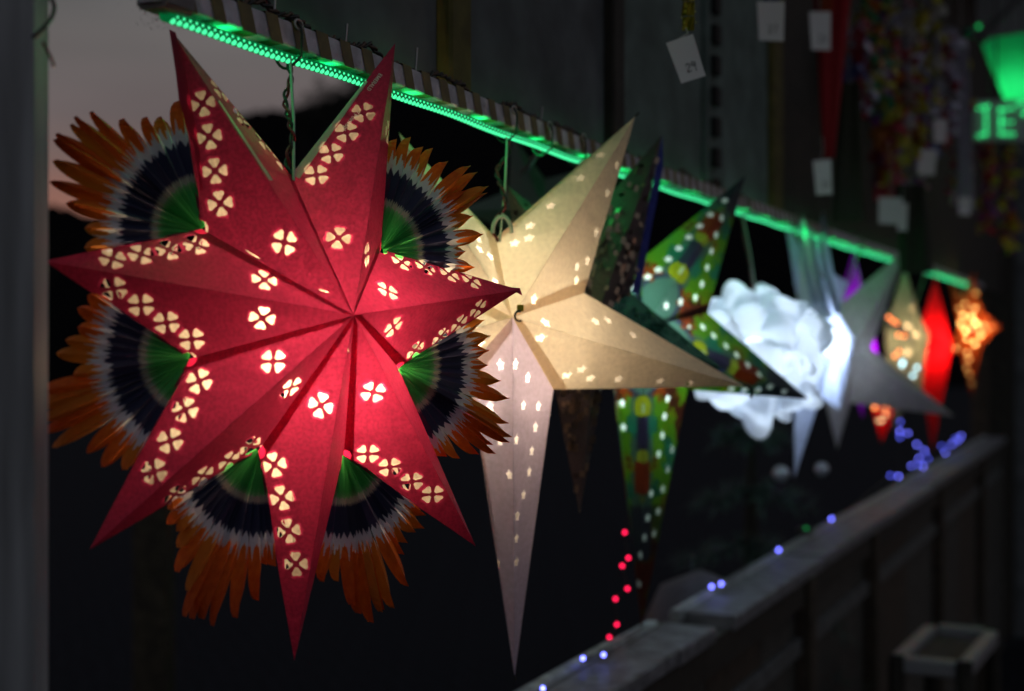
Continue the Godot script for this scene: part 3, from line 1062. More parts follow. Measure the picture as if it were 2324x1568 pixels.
func white_star() -> void:
	var o := at(1135, 735, 1.34)
	var holes := px([1363, 352, 1317, 404, 1250, 467, 1203, 512, 1200, 540, 1168, 552, 1085, 542, 1088, 565, 1113, 582, 1400, 375, 1378, 438, 1353, 528, 1333, 592, 1310, 605, 1308, 637, 1212, 680, 1238, 732, 1226, 767, 1352, 730, 1380, 727, 1437, 760, 1287, 850, 1320, 838, 1340, 858, 1404, 860, 1498, 865, 1565, 870, 1136, 828, 1170, 827, 1104, 860, 1198, 857, 1113, 922, 1188, 920, 1222, 922, 1215, 970, 1134, 1000, 1172, 998, 1088, 1025, 1207, 1023, 1095, 1077, 1156, 1078, 1201, 1071, 1103, 1126, 1188, 1123, 1110, 1179, 1174, 1171, 1118, 1226, 1172, 1222, 1128, 1277, 1172, 1275, 1125, 640, 1075, 738, 1088, 779, 1092, 698, 1048, 495, 1040, 770])
	var s := lantern("white_star_lantern", "large lit cream paper star with little star cut-outs, hanging just behind the red star", {
		"o": o, "yaw": 0.42, "pitch": 0.05, "front": 0.075, "back": 0.07, "apex": Vector2(1163, 720), "hole": 0.0056, "kind": "star",
		"tips": px([905, 300, 1442, 264, 1690, 876, 1168, 1534, 720, 850]),
		"valleys": px([1125, 540, 1326, 665, 1256, 884, 1062, 838, 1010, 640]),
		"holes": holes, "paper": M.white_paper, "papers": [M.white_paper, M.white_paper, M.white_paper, M.lilac_lit_paper, M.white_paper], "lining": M.lining_paper, "seam": 0.016, "seam_paper": "cream_seam", "slits": [[1, 0, 1127, 556, 1159, 706, 1.3]], "edge_flaps": [[1, 0, 0.012], [3, 1, 0.012], [0, 1, 0.012]], "light": Color(1.0, 0.91, 0.79), "watts": 0.066, "lamp": Vector3(0.0, -0.01, 0.0)})
	# tip of the bottom arm bent sideways, and the curled tip on the right
	part("tip_thread", tube([s.T[3], s.T[3] + Vector3(0.001, -0.004, 0)], 0.001, 5), M.dark_wire, s.root)
	part("tip_thread", tube(bend([s.T[2] + Vector3(-0.004, 0.001, 0), s.T[2] + Vector3(0.004, -0.001, 0), s.T[2] + Vector3(0.008, -0.006, 0), s.T[2] + Vector3(0.006, -0.012, 0)], 4), 0.0012, 5), M.dark_wire, s.root)
	part("tip_thread", tube([s.T[1], s.T[1] + Vector3(0.004, 0.004, 0)], 0.001, 5), M.dark_wire, s.root)
	# lamp holder showing at the apex
	var a: Vector3 = s.A
	var ring := []
	for k in 11:
		var t := TAU * k / 16 + 1.2
		ring.append(a + Vector3(0.006, 0.001, 0.006) + s.ax.x * cos(t) * 0.0042 + s.ax.y * sin(t) * 0.0045)
	part("wire_ring", tube(ring, 0.001, 6), M.dark_wire, s.root)
	part("yellow_tape", box(0.006, 0.006, 0.003), M.tape_yellow, s.root, a + Vector3(0.007, 0.008, 0.004))
	var loop := []
	for k in 13:
		var t := PI * k / 12.0
		loop.append(s.V[0] + Vector3(cos(t) * 0.009 + 0.006, 0.004 + sin(t) * 0.016, 0.006))
	part("pale_loop", tube(loop, 0.002, 6), M.pale_thread, s.root)
	# flex inside the bottom arm, seen through the paper as a soft line
	hang("twisted red and dark cord holding the cream star", rail(1.34), o + s.V[0] + Vector3(0.002, -0.004, 0.004), 0.006)


func other_lanterns() -> void:
	# dark unlit star far behind the cream star's cord
	lantern("dark_star_lantern", "small dark unlit paper star in the gap between the cream star and its cord", {"o": at(1215, 480, 2.05), "yaw": 0.3, "pitch": 0.0, "front": 0.04, "back": 0.04, "plane": true, "tips": polar(0.115, 5, 0.32), "valleys": polar(0.05, 5, 0.32 - PI / 5), "paper": M.dark_paper})
	hang("plain dark cord holding the small dark star", rail(1.42, -0.001, 0), at(1185, 395, 2.02), 0.002)

	# dark glitter foil star
	var o := at(1290, 715, 1.52)
	var s := lantern("foil_star_lantern", "dark glitter foil star with green and blue sheen, behind the cream star", {
		"o": o, "yaw": 0.5, "pitch": 0.03, "front": 0.06, "back": 0.06, "hole": 0.003, "kind": "round",
		"tips": px([1150, 420, 1502, 306, 1642, 838, 1315, 1168, 1000, 830]), "valleys": px([1300, 540, 1432, 664, 1372, 860, 1255, 870, 1180, 640]),
		"paper": M.foil_dark, "papers": [M.foil_dark, M.foil_dark, M.foil_green, M.foil_dark, M.foil_dark], "row": 3, "inset": 0.5})
	var edge := start()
	var t: Vector3 = s.T[1]
	var v: Vector3 = s.V[1]
	var sd: Vector3 = (v - t).cross(s.ax.z).normalized() * 0.010
	quad(edge, t + s.ax.z * 0.001, v + s.ax.z * 0.002, v - sd * 0.8 + s.ax.z * 0.004, t.lerp(v, 0.2) - sd * 0.8 + s.ax.z * 0.003)
	part("blue_edge", edge.commit(), M.foil_blue, s.root)
	edge = start()
	t = s.T[2]
	v = s.V[2]
	quad(edge, t + s.ax.z * 0.001, v.lerp(t, 0.4) + s.ax.z * 0.002, v.lerp(t, 0.4) + Vector3(0, -0.008, 0.004), t + Vector3(0, -0.002, 0.002))
	part("blue_edge", edge.commit(), M.foil_blue, s.root)
	for i in 5:
		var st := start()
		for k in 90:
			var side: Vector3 = s.V[i] if k % 2 == 0 else s.V[(i + 4) % 5]
			var b := Vector3(rng.randf(), rng.randf() * 0.8, rng.randf())
			b /= b.x + b.y + b.z
			var nn: Vector3 = (s.T[i] - s.A).cross(side - s.A).normalized()
			nn *= signf(nn.dot(s.ax.z))
			var p: Vector3 = s.A * b.x + s.T[i] * b.y + side * b.z + nn * 0.0015
			var e1: Vector3 = (s.T[i] - s.A).normalized() * rng.randf_range(0.002, 0.005)
			var e2 := nn.cross(e1).normalized() * rng.randf_range(0.0015, 0.003) + nn * rng.randf_range(-0.003, 0.003)
			quad(st, p - e1 - e2, p + e1 - e2, p + e1 + e2, p - e1 + e2)
		part("sequins", st.commit(), M.sequin if i != 2 else M.foil_green, s.root).set_meta("kind", "stuff")
	hang("cord holding the dark foil star", rail(1.505), o + s.V[0], 0.002)

	# printed Christmas star
	o = at(1440, 765, 1.745)
	s = lantern("printed_star_lantern", "lit star of green and yellow printed Christmas paper edged with white dots", {
		"o": o, "yaw": 0.42, "pitch": 0.03, "front": 0.06, "back": 0.07, "apex": Vector2(1462, 742), "hole": 0.0062, "kind": "star",
		"tips": px([1240, 470, 1692, 398, 1836, 906, 1456, 1424, 1130, 880]), "valleys": px([1452, 590, 1606, 710, 1560, 885, 1400, 880, 1330, 700]),
		"holes": px([1645, 455, 1638, 495, 1625, 533, 1615, 570, 1605, 607, 1593, 645, 1578, 675, 1545, 685, 1512, 694, 1612, 487, 1588, 513, 1563, 538, 1540, 563, 1517, 588, 1494, 612, 1470, 628, 1447, 615, 1430, 650, 1420, 680, 1567, 745, 1595, 742, 1620, 762, 1648, 785, 1672, 805, 1697, 828, 1723, 850, 1748, 877, 1660, 882, 1690, 884, 1720, 885, 1780, 888, 1515, 905, 1508, 945, 1503, 988, 1495, 1030, 1478, 1120, 1470, 1175, 1463, 1220, 1455, 1260, 1449, 1325, 1412, 915, 1415, 970, 1524, 1020, 1514, 1065, 1504, 1110, 1494, 1160, 1484, 1210]),
		"paper": M.print, "lining": M.cool_lining, "seam": 0.010, "seam_paper": "foil_blue", "watts": 0.040, "light": Color(0.86, 0.97, 0.95), "bulb": "cool_bulb"})
	hang("cord lit green by the rope light, holding the printed star", rail(1.733), o + s.V[0], 0.002)

	# round lamp of white folded petals
	var c := at(1712, 800, 2.12)
	var lampo := thing("petal_ball_lamp", "glowing white ball lamp of folded plastic petals", "ball lamp", c)
	var R := 0.088
	var pts := []
	for k in 34:
		var y := 1.0 - (k + 0.5) / 34.0 * 2.0
		var a := k * 2.39996
		pts.append(Vector3(cos(a) * sqrt(1 - y * y), y, sin(a) * sqrt(1 - y * y)))
	for k in pts.size():
		var d: Vector3 = pts[k]
		var u := d.cross(Vector3(0.2, 0.9, 0.4)).normalized()
		u = u.rotated(d, rng.randf() * TAU)
		var w := d.cross(u)
		var st := start()
		st.set_smooth_group(0)
		var g := 6
		var curl := rng.randf_range(0.7, 1.3)
		var grid := []
		for i in g + 1:
			for j in g + 1:
				var a := i * 2.0 / g - 1.0
				var b := j * 2.0 / g - 1.0
				var sz := 0.036 * (1.0 - 0.25 * absf(a) * absf(b))
				var p := d * (R + 0.004 * (k % 3)) + u * a * sz + w * b * sz * 0.85
				var h := 0.020 * curl * absf(a) * absf(a) * a * (1 if k % 2 == 0 else -1) + 0.013 * (1.0 - b * b) - 0.016 * (a * a + b * b) * 0.8 + 0.012 * maxf(0.0, a + b - 0.8)
				grid.append(p + d * h)
		for i in g:
			for j in g:
				quad(st, grid[i * (g + 1) + j], grid[i * (g + 1) + j + 1], grid[(i + 1) * (g + 1) + j + 1], grid[(i + 1) * (g + 1) + j])
		st.generate_normals()
		part("petal", st.commit(), M.petal_plastic, lampo)
	part("bulb", ball(0.022), M.cool_bulb, lampo)
	var l := OmniLight3D.new()
	l.name = "lamp"
	l.light_color = Color(0.88, 0.94, 1.0)
	l.light_energy = 0.017
	l.light_size = 0.022
	l.shadow_enabled = true
	lampo.add_child(l)
	hang("cord lit green, holding the white petal ball", rail(2.12), c + Vector3(0, 0.09, 0), 0.001)

	# silver star, glowing at its middle
	o = at(1868, 770, 2.42)
	s = lantern("silver_star_lantern", "shiny silver paper star with a bright white middle, right of the petal ball", {
		"o": o, "yaw": 0.75, "pitch": 0.02, "front": 0.07, "back": 0.06, "apex": Vector2(1900, 762), "hole": 0.017, "kind": "round", "holes": px([1886, 790, 1880, 745, 1888, 770, 1900, 800]),
		"tips": px([1822, 484, 1938, 770, 1905, 930, 1803, 1088, 1762, 690]), "valleys": px([1872, 660, 1925, 835, 1862, 900, 1808, 850, 1812, 700]),
		"paper": M.silver_paper, "papers": [M.silver_foil, M.silver_paper, M.silver_paper, M.silver_paper, M.silver_paper], "watts": 0.042, "light": Color(0.85, 0.92, 1.0), "bulb": "cool_bulb", "lamp": Vector3(0.01, 0.0, 0.02)})
	part("bulb", ball(0.021), M.cool_bulb, s.root, s.A - Vector3(0.006, 0.012, 0))
	for k in 3:
		var st := start()
		var a := at(1815 + 22 * k, 500 + 16 * k, 2.34)
		var b := at(1850 + 26 * k, 690 + 10 * k, 2.34)
		tube_into(st, bend([a, a.lerp(b, 0.5) + Vector3(-0.006, 0, 0.01), b], 5), 0.0025, 6, 0.007)
		part("silver_ribbon", st.commit(), M.silver_paper, s.root, -o)
	var s2 := lantern("silver_star_lantern", "second silver star, a pale spike half hidden behind the bright silver star", {
		"o": at(1858, 700, 2.62), "yaw": 0.6, "pitch": 0.0, "front": 0.05, "back": 0.05, "tips": px([1868, 478, 1925, 640, 1905, 850, 1810, 850, 1780, 500]), "valleys": px([1888, 620, 1900, 700, 1860, 760, 1820, 700, 1835, 620]), "paper": M.silver_paper, "watts": 0.004, "light": Color(0.8, 0.88, 1.0), "bulb": "cool_bulb"})
	hang("short cord holding the bright silver star", rail(2.42), o + s.V[0] + Vector3(0, 0.02, 0), 0.001)
	hang("short cord holding the half hidden silver star", rail(2.62), s2.o + s2.V[0], 0.001)

	# purple star behind
	var s3 := lantern("purple_star_lantern", "purple paper star mostly hidden behind the dull white star", {
		"o": at(1936, 780, 3.3), "yaw": 0.5, "pitch": 0.0, "front": 0.06, "back": 0.06, "tips": px([1937, 568, 1992, 800, 1958, 950, 1905, 930, 1870, 800]), "valleys": px([1966, 690, 1968, 810, 1935, 860, 1905, 840, 1904, 690]), "paper": M.purple_paper, "watts": 0.02, "light": Color(1, 0.9, 1)})
	hang("cord holding the purple star", rail(2.95), s3.o + s3.T[0], 0.001)

	# dull white star, its grey lifted by an added dim bulb inside
	o = at(1926, 800, 2.95)
	s = lantern("dull_white_star_lantern", "plain white star, dull grey with an added dim bulb inside, in front of the scarlet and copper lanterns", {
		"o": o, "yaw": 0.42, "pitch": 0.03, "front": 0.055, "back": 0.055, "apex": Vector2(1934, 796), "tips": px([1800, 640, 2060, 560, 2166, 945, 1900, 1020, 1790, 880]), "valleys": px([1908, 690, 1977, 790, 1930, 914, 1865, 880, 1860, 760]), "watts": 0.0022, "light": Color(0.98, 0.98, 1.0), "bulb": "cool_bulb", "paper": M.plain_white})
	hang("cord holding the dull white star", rail(2.98), o + s.V[0], 0.001)

	# sage and white star with warm dots
	var s4 := lantern("sage_star_lantern", "pale green star pricked with warm dots, right of the dull white star", {
		"o": at(2055, 775, 3.65), "yaw": 0.35, "pitch": 0.0, "front": 0.06, "back": 0.05, "hole": 0.0055, "kind": "round", "holes": px([2070, 700, 2078, 760, 2060, 800, 2075, 880, 2060, 740]),
		"tips": px([2052, 600, 2110, 760, 2090, 900, 2030, 980, 2005, 690]), "valleys": px([2086, 715, 2100, 815, 2066, 885, 2014, 840, 2012, 740]), "paper": M.sage_paper, "lining": M.lining_paper, "watts": 0.05, "light": Color(1, 0.82, 0.6)})
	hang("cord holding the pale green star", rail(3.65), s4.o + s4.T[0], 0.001)

	# scarlet star seen almost edge on
	var s5 := lantern("scarlet_star_lantern", "tall bright scarlet star seen nearly edge on", {
		"o": at(2120, 785, 4.05), "yaw": 1.15, "pitch": 0.0, "front": 0.05, "back": 0.05, "plane": true, "tips": [Vector2(0.02, 0.20), Vector2(0.085, 0.05), Vector2(0.05, -0.17), Vector2(-0.035, -0.30), Vector2(-0.075, 0.02)], "valleys": [Vector2(0.04, 0.08), Vector2(0.035, -0.03), Vector2(0.01, -0.09), Vector2(-0.038, -0.05), Vector2(-0.035, 0.075)], "paper": M.scarlet_paper, "watts": 0.035, "light": Color(1, 0.9, 0.75)})
	hang("cord holding the scarlet star", rail(4.05), s5.o + s5.T[0], 0.001)

	# copper star with lights
	var s6 := lantern("copper_star_lantern", "copper coloured star dotted with warm lights, last of the row", {
		"o": at(2205, 745, 4.75), "yaw": 0.35, "pitch": 0.0, "front": 0.07, "back": 0.05, "hole": 0.0062, "kind": "round", "holes": px([2176, 700, 2186, 715, 2212, 700, 2214, 665, 2225, 760, 2240, 750, 2252, 742, 2212, 780, 2206, 870, 2198, 880, 2168, 790, 2180, 735, 2163, 645, 2172, 665, 2180, 672, 2190, 690, 2205, 720, 2215, 735, 2205, 745, 2222, 742, 2235, 738, 2190, 750, 2195, 770, 2195, 800, 2198, 815, 2194, 835, 2200, 850]),
		"tips": px([2150, 625, 2210, 615, 2272, 742, 2205, 905, 2150, 800]), "valleys": px([2182, 690, 2222, 700, 2222, 790, 2180, 800, 2178, 740]), "paper": M.copper_paper, "lining": M.lining_paper, "watts": 0.12, "light": Color(1, 0.78, 0.45)})
	hang("cord holding the copper star", rail(4.75), s6.o + s6.V[0], 0.001)
	# warm lights strung in front of the pale green star
	var wl := thing("warm_fairy_lights", "short string of warm and white fairy lights in front of the pale green star", "fairy lights", at(2014, 700, 3.5))
	var wire := [Vector3.ZERO]
	for q in [[2017, 720], [2026, 728], [2035, 733], [2039, 760], [2052, 762], [2040, 798], [2031, 808], [2049, 822], [2047, 828], [2081, 834], [2072, 852], [1985, 925], [2008, 922]]:
		var c2: Vector3 = at(q[0], q[1], 3.5) - wl.position
		part("bulb", ball(0.0042, 8, 5), M.white_led if q[0] > 2046 and q[1] > 800 else M.warm_led, wl, c2)
		wire.append(c2 + Vector3(0, 0, -0.005))
	part("wire", tube(bend(wire, 4), 0.0009, 5), M.dark_wire, wl)
	# small red star hanging low behind the dull white one
	var s7 := lantern("small_red_star_lantern", "small red star with two amber dots, below the dull white star", {
		"o": at(2003, 950, 3.9), "yaw": 0.5, "pitch": 0.0, "front": 0.03, "back": 0.03, "hole": 0.007, "kind": "round", "holes": px([1993, 924, 2012, 926, 2010, 940]), "tips": px([2003, 880, 2030, 925, 2016, 970, 2000, 1005, 1980, 925]), "valleys": px([2012, 918, 2018, 940, 2008, 960, 1994, 955, 1992, 920]), "paper": M.scarlet_paper, "lining": M.lining_paper, "watts": 0.012, "light": Color(1, 0.7, 0.4)})
	hang("long cord holding the small red star", rail(3.9), s7.o + s7.T[0], 0.001)


func ledge_point(z: float, back: float, y: float) -> Vector3:     # back: metres of x from the rail's line
	return Vector3(RAIL_X + ROW * z + back, y, -z)


func counter_things() -> void:
	var top := 0.95
	var c := thing("counter", "long wooden stall counter with a grey plank ledge running into the distance", "counter", Vector3(0, 0, 0))
	var back := -0.105
	var front := -0.012
	var cuts := [1.0, 1.9, 2.06, 2.15, 2.75, 3.4, 4.2, 5.0, 6.3]
	for k in cuts.size() - 1:
		if k == 2: continue      # the gap between two planks
		var st := start()
		var z0: float = cuts[k] + 0.004
		var z1: float = cuts[k + 1] - 0.004
		var dy := [0.0, -0.003, 0.0, -0.006, -0.004, -0.007, -0.003, -0.005][k] as float
		bar(st, ledge_point(z0, (back + front) / 2, top - 0.012 + dy), ledge_point(z1, (back + front) / 2, top - 0.012 + dy), OUT, Vector3.UP, (front - back) / 2 * 0.913, 0.012, 0.003)
		part("ledge_plank", st.commit(), M.ledge_wood, c)
		st = start()
		bar(st, ledge_point(z0, back - 0.004, top - 0.004 + dy), ledge_point(z1, back - 0.004, top - 0.004 + dy), OUT, Vector3.UP, 0.009, 0.010, 0.003)
		part("back_lip", st.commit(), M.lip_wood, c)
	var st := start()
	bar(st, ledge_point(1.0, (back + front) / 2, top - 0.05), ledge_point(6.3, (back + front) / 2, top - 0.05), OUT, Vector3.UP, 0.036, 0.025)
	part("bearer", st.commit(), M.dark_wood, c)
	# apron of boards below, facing the customers
	var z := 1.0
	var k := 0
	while z < 6.2:
		var w := 0.30 + 0.06 * (k % 3)
		st = start()
		var mid := ledge_point(z + w / 2, -0.048, 0)
		bar(st, Vector3(mid.x, 0.0, mid.z), Vector3(mid.x, top - 0.085, mid.z), ALONG, OUT, w / 2 * 1.095 - 0.003, 0.009, 0.002)
		part("apron_board", st.commit(), M.apron_board if k % 4 != 3 else M.brown_wood, c)
		z += w
		k += 1
	for q in [[1.2, 6.2, 0.80, 0.016, "rail_wood"], [1.2, 6.2, 0.30, 0.02, "apron_board"]]:
		st = start()
		bar(st, ledge_point(q[0], -0.032, q[2]), ledge_point(q[1], -0.032, q[2]), OUT, Vector3.UP, 0.007, q[3], 0.002)
		part("apron_rail", st.commit(), M[q[4]], c)
	for zz in [2.62, 3.25, 4.3, 5.4]:
		st = start()
		var p := ledge_point(zz, -0.022, 0)
		bar(st, Vector3(p.x, 0, p.z), Vector3(p.x, top - 0.026, p.z), ALONG, OUT, 0.022, 0.016, 0.003)
		part("leg", st.commit(), M.brown_wood, c)
	# poster fixed to the apron
	var po := thing("poster", "small red and yellow poster fixed to the counter front", "poster", ledge_point(1.94, -0.020, 0.52))
	st = start()
	bar(st, -Vector3.UP * 0.14, Vector3.UP * 0.20, ALONG, OUT, 0.13, 0.002)
	part("sheet", st.commit(), M.tag_paper if false else mat("poster_grey", lin(0.2, 0.22, 0.24), 0.8), po)
	st = start()
	bar(st, Vector3.UP * 0.02 + OUT * 0.003, Vector3.UP * 0.15 + OUT * 0.003, ALONG, OUT, 0.05, 0.002)
	part("red_print", st.commit(), mat("poster_red", lin(0.28, 0.01, 0.01), 0.8), po)
	st = start()
	bar(st, -Vector3.UP * 0.12 + OUT * 0.0045, Vector3.UP * 0.09 + OUT * 0.0045 - ALONG * 0.01, ALONG, OUT, 0.028, 0.0016)
	part("yellow_print", st.commit(), mat("poster_yellow", lin(0.3, 0.26, 0.01), 0.8), po)

	# violet fairy lights along the back of the ledge
	var spots := px([1232, 1562, 1323, 1494, 1370, 1486, 1615, 1331, 1637, 1325, 1767, 1248, 1887, 1177, 2021, 1079, 2039, 1081, 2068, 1057, 2087, 1055, 2095, 1058, 2085, 1040, 2106, 1040, 2098, 1022, 2081, 1009, 2137, 1013, 2145, 1026, 2161, 1007, 2169, 995, 2175, 998, 2181, 990, 2043, 957, 2042, 979, 2060, 983, 2042, 992])
	var order := range(spots.size())
	order.sort_custom(func(a, b): return spots[a].x < spots[b].x)
	var f := thing("fairy_lights", "string of small violet fairy lights trailing along the back of the counter", "fairy lights", ledge_point(1.62, back - 0.004, top + 0.010))
	var wire := []
	for i in order:
		var p: Vector2 = spots[i]
		var zz := minf(2289.0 / (2600.0 - p.x), 0.386 * F / maxf(p.y - 784.0, 1.0))
		var q := at(p.x, p.y, zz)
		var r := 0.0023 + 0.0005 * zz * 0.5
		part("bulb", ball(r, 8, 5), M.violet_led if i % 3 != 1 or p.x < 1900 else M.dim_violet_led, f, q - f.position)
		wire.append(q + Vector3(0, -0.005, -0.003) - f.position)
		if p.x < 1900: wire.append(Vector3(q.x + 0.10, top + 0.008, q.z - 0.24) - f.position)
	part("wire", tube(bend(wire, 5), 0.0009, 5), M.dark_wire, f)
	# red fairy lights in a loose loop
	var reds := px([1383, 1446, 1400, 1417, 1397, 1359, 1424, 1336, 1412, 1284, 1426, 1266, 1418, 1208])
	f = thing("red_fairy_lights", "loop of small red fairy lights standing beside the printed star's lowest tip", "fairy lights", at(1380, 1466, 1.9))
	wire = [Vector3.ZERO]
	for p in reds:
		var q := at(p.x, p.y, 1.93)
		part("bulb", ball(0.0026, 8, 5), M.red_led, f, q - f.position)
		wire.append(q + Vector3(0, 0, -0.004) - f.position)
	wire.append(at(1440, 1130, 1.93) - f.position)
	part("wire", tube(bend(wire, 5), 0.0009, 5), M.dark_wire, f)
	var sl := thing("green_indicator", "tiny green light lying on the ledge", "indicator lamp", ledge_point(2.98, back - 0.004, top + 0.012))
	part("case", box(0.03, 0.012, 0.02), M.dark_wire, sl)
	part("led_lamp", ball(0.003, 8, 5), M.small_green_led, sl, Vector3(0, 0.006, 0.008))

	# artificial Christmas tree behind the counter
	var base := at(1705, 1100, 2.95)
	base.y = 0.0
	var t := thing("artificial_tree", "dark green artificial Christmas tree standing behind the counter below the petal ball", "christmas tree", base)
	part("trunk", lathe([Vector2(0.03, 0), Vector2(0.025, 0.7), Vector2(0.004, 1.24)], 8), M.dark_wood, t)
	part("stand", lathe([Vector2(0.0, 0.0), Vector2(0.16, 0.0), Vector2(0.15, 0.03), Vector2(0.03, 0.06)], 12), M.dark_wood, t)
	var needle := mat("needle", lin(0.07, 0.12, 0.11), 0.6)
	for tier in 8:
		var y := 0.35 + tier * 0.115
		var reach := 0.36 - tier * 0.040
		st = start()
		for b in 9:
			var a := TAU * (b + 0.37 * tier) / 9.0 + rng.randf_range(-0.2, 0.2)
			var d := Vector3(cos(a), 0, sin(a))
			for q in 60:
				var r := reach * rng.randf_range(0.1, 1.0)
				var p := d * r + Vector3(0, y + 0.02 - r * 0.30, 0)
				var n := Vector3(rng.randfn(), rng.randfn(), rng.randfn()).normalized() * 0.035 + d * 0.02
				var w := n.cross(Vector3.UP).normalized() * 0.0028
				tri(st, p - w, p + w, p + n)
		part("branches", st.commit(), needle, t).set_meta("kind", "stuff")
	for q in [[1772, 1075, 2.75, 0.016], [1865, 1065, 2.8, 0.014]]:
		tag(part("bauble", ball(q[3], 14, 8), M.silver_foil, self, at(q[0], q[1], q[2])), "silver bauble hanging %s the dark Christmas tree" % ("from the middle of" if q[0] < 1800 else "at the right side of"), "bauble", "silver baubles")
	# round topped bin behind the counter
	var bz := at(1590, 1300, 2.45)
	bz.y = 0.0
	var bin := thing("round_bin", "dark round topped bin behind the counter, left of the plank gap's far lights", "bin", bz)
	part("body", lathe([Vector2(0.0, 0.0), Vector2(0.085, 0.0), Vector2(0.10, 0.82)], 20), mat("bin_grey", lin(0.07, 0.07, 0.085), 0.6), bin)
	part("lid", lathe([Vector2(0.104, 0.82), Vector2(0.10, 0.87), Vector2(0.07, 0.935), Vector2(0.0, 0.965)], 20), mat("bin_lid", lin(0.09, 0.075, 0.10), 0.5), bin)
	# low white rimmed tray table in front of the counter at the far right
	var ty := 0.616
	var cor := []
	for q in [[2035, 1506], [2188, 1521], [2252, 1444]]:
		cor.append(at(q[0], q[1], ty * F / (q[1] - 784.0)))
	cor.append(cor[0] + cor[2] - cor[1])
	var mid3: Vector3 = (cor[0] + cor[2]) / 2.0
	var stool := thing("tray_table", "low white rimmed tray table standing before the counter at the lower right", "table", Vector3(mid3.x, 0, mid3.z))
	var wp := mat("white_plastic", lin(0.24, 0.24, 0.25), 0.5)
	for k2 in 4:
		var p0: Vector3 = cor[k2] - stool.position
		var p1: Vector3 = cor[(k2 + 1) % 4] - stool.position
		st = start()
		var dd := (p1 - p0).normalized()
		bar(st, p0 + dd * 0.016, p1 - dd * 0.016, dd.cross(Vector3.UP), Vector3.UP, 0.014, 0.016, 0.004)
		part("rim", st.commit(), wp, stool)
		st = start()
		tube_into(st, [Vector3(p0.x * 1.1, 0, p0.z * 1.1), p0 + Vector3(0, 0.014, 0)], 0.017, 8, 0.016)
		part("leg", st.commit(), M.dark_wood, stool)
	st = start()
	bar(st, (cor[0] + cor[3]) / 2.0 - stool.position - Vector3.UP * 0.006, (cor[1] + cor[2]) / 2.0 - stool.position - Vector3.UP * 0.006, (cor[3] - cor[0]).normalized(), Vector3.UP, (cor[3] - cor[0]).length() / 2.0 - 0.015, 0.004)
	part("tray", st.commit(), M.dark_wood, stool)
	# a brown post inside the dark stall
	var ip := at(350, 1250, 3.4)
	var inner := thing("inner_post", "dim brown wooden post in the dark behind the red star's lowest fans", "post", Vector3(ip.x, 0, ip.z))
	st = start()
	bar(st, Vector3.ZERO, Vector3(0, 1.02, 0), Vector3.RIGHT, Vector3.BACK, 0.042, 0.04, 0.005)
	part("shaft", st.commit(), M.brown_wood, inner)


func ribbon(st: SurfaceTool, p: Vector3, d: Vector3, w: float) -> void:
	var s := d.cross(Vector3(rng.randfn(), rng.randfn(), rng.randfn())).normalized() * w
	var b := s.cross(d).normalized() * d.length() * 0.3
	quad(st, p - s, p + s, p + d * 0.5 + s + b, p + d * 0.5 - s + b)
	quad(st, p + d * 0.5 - s + b, p + d * 0.5 + s + b, p + d + s * 0.5, p + d - s * 0.5)


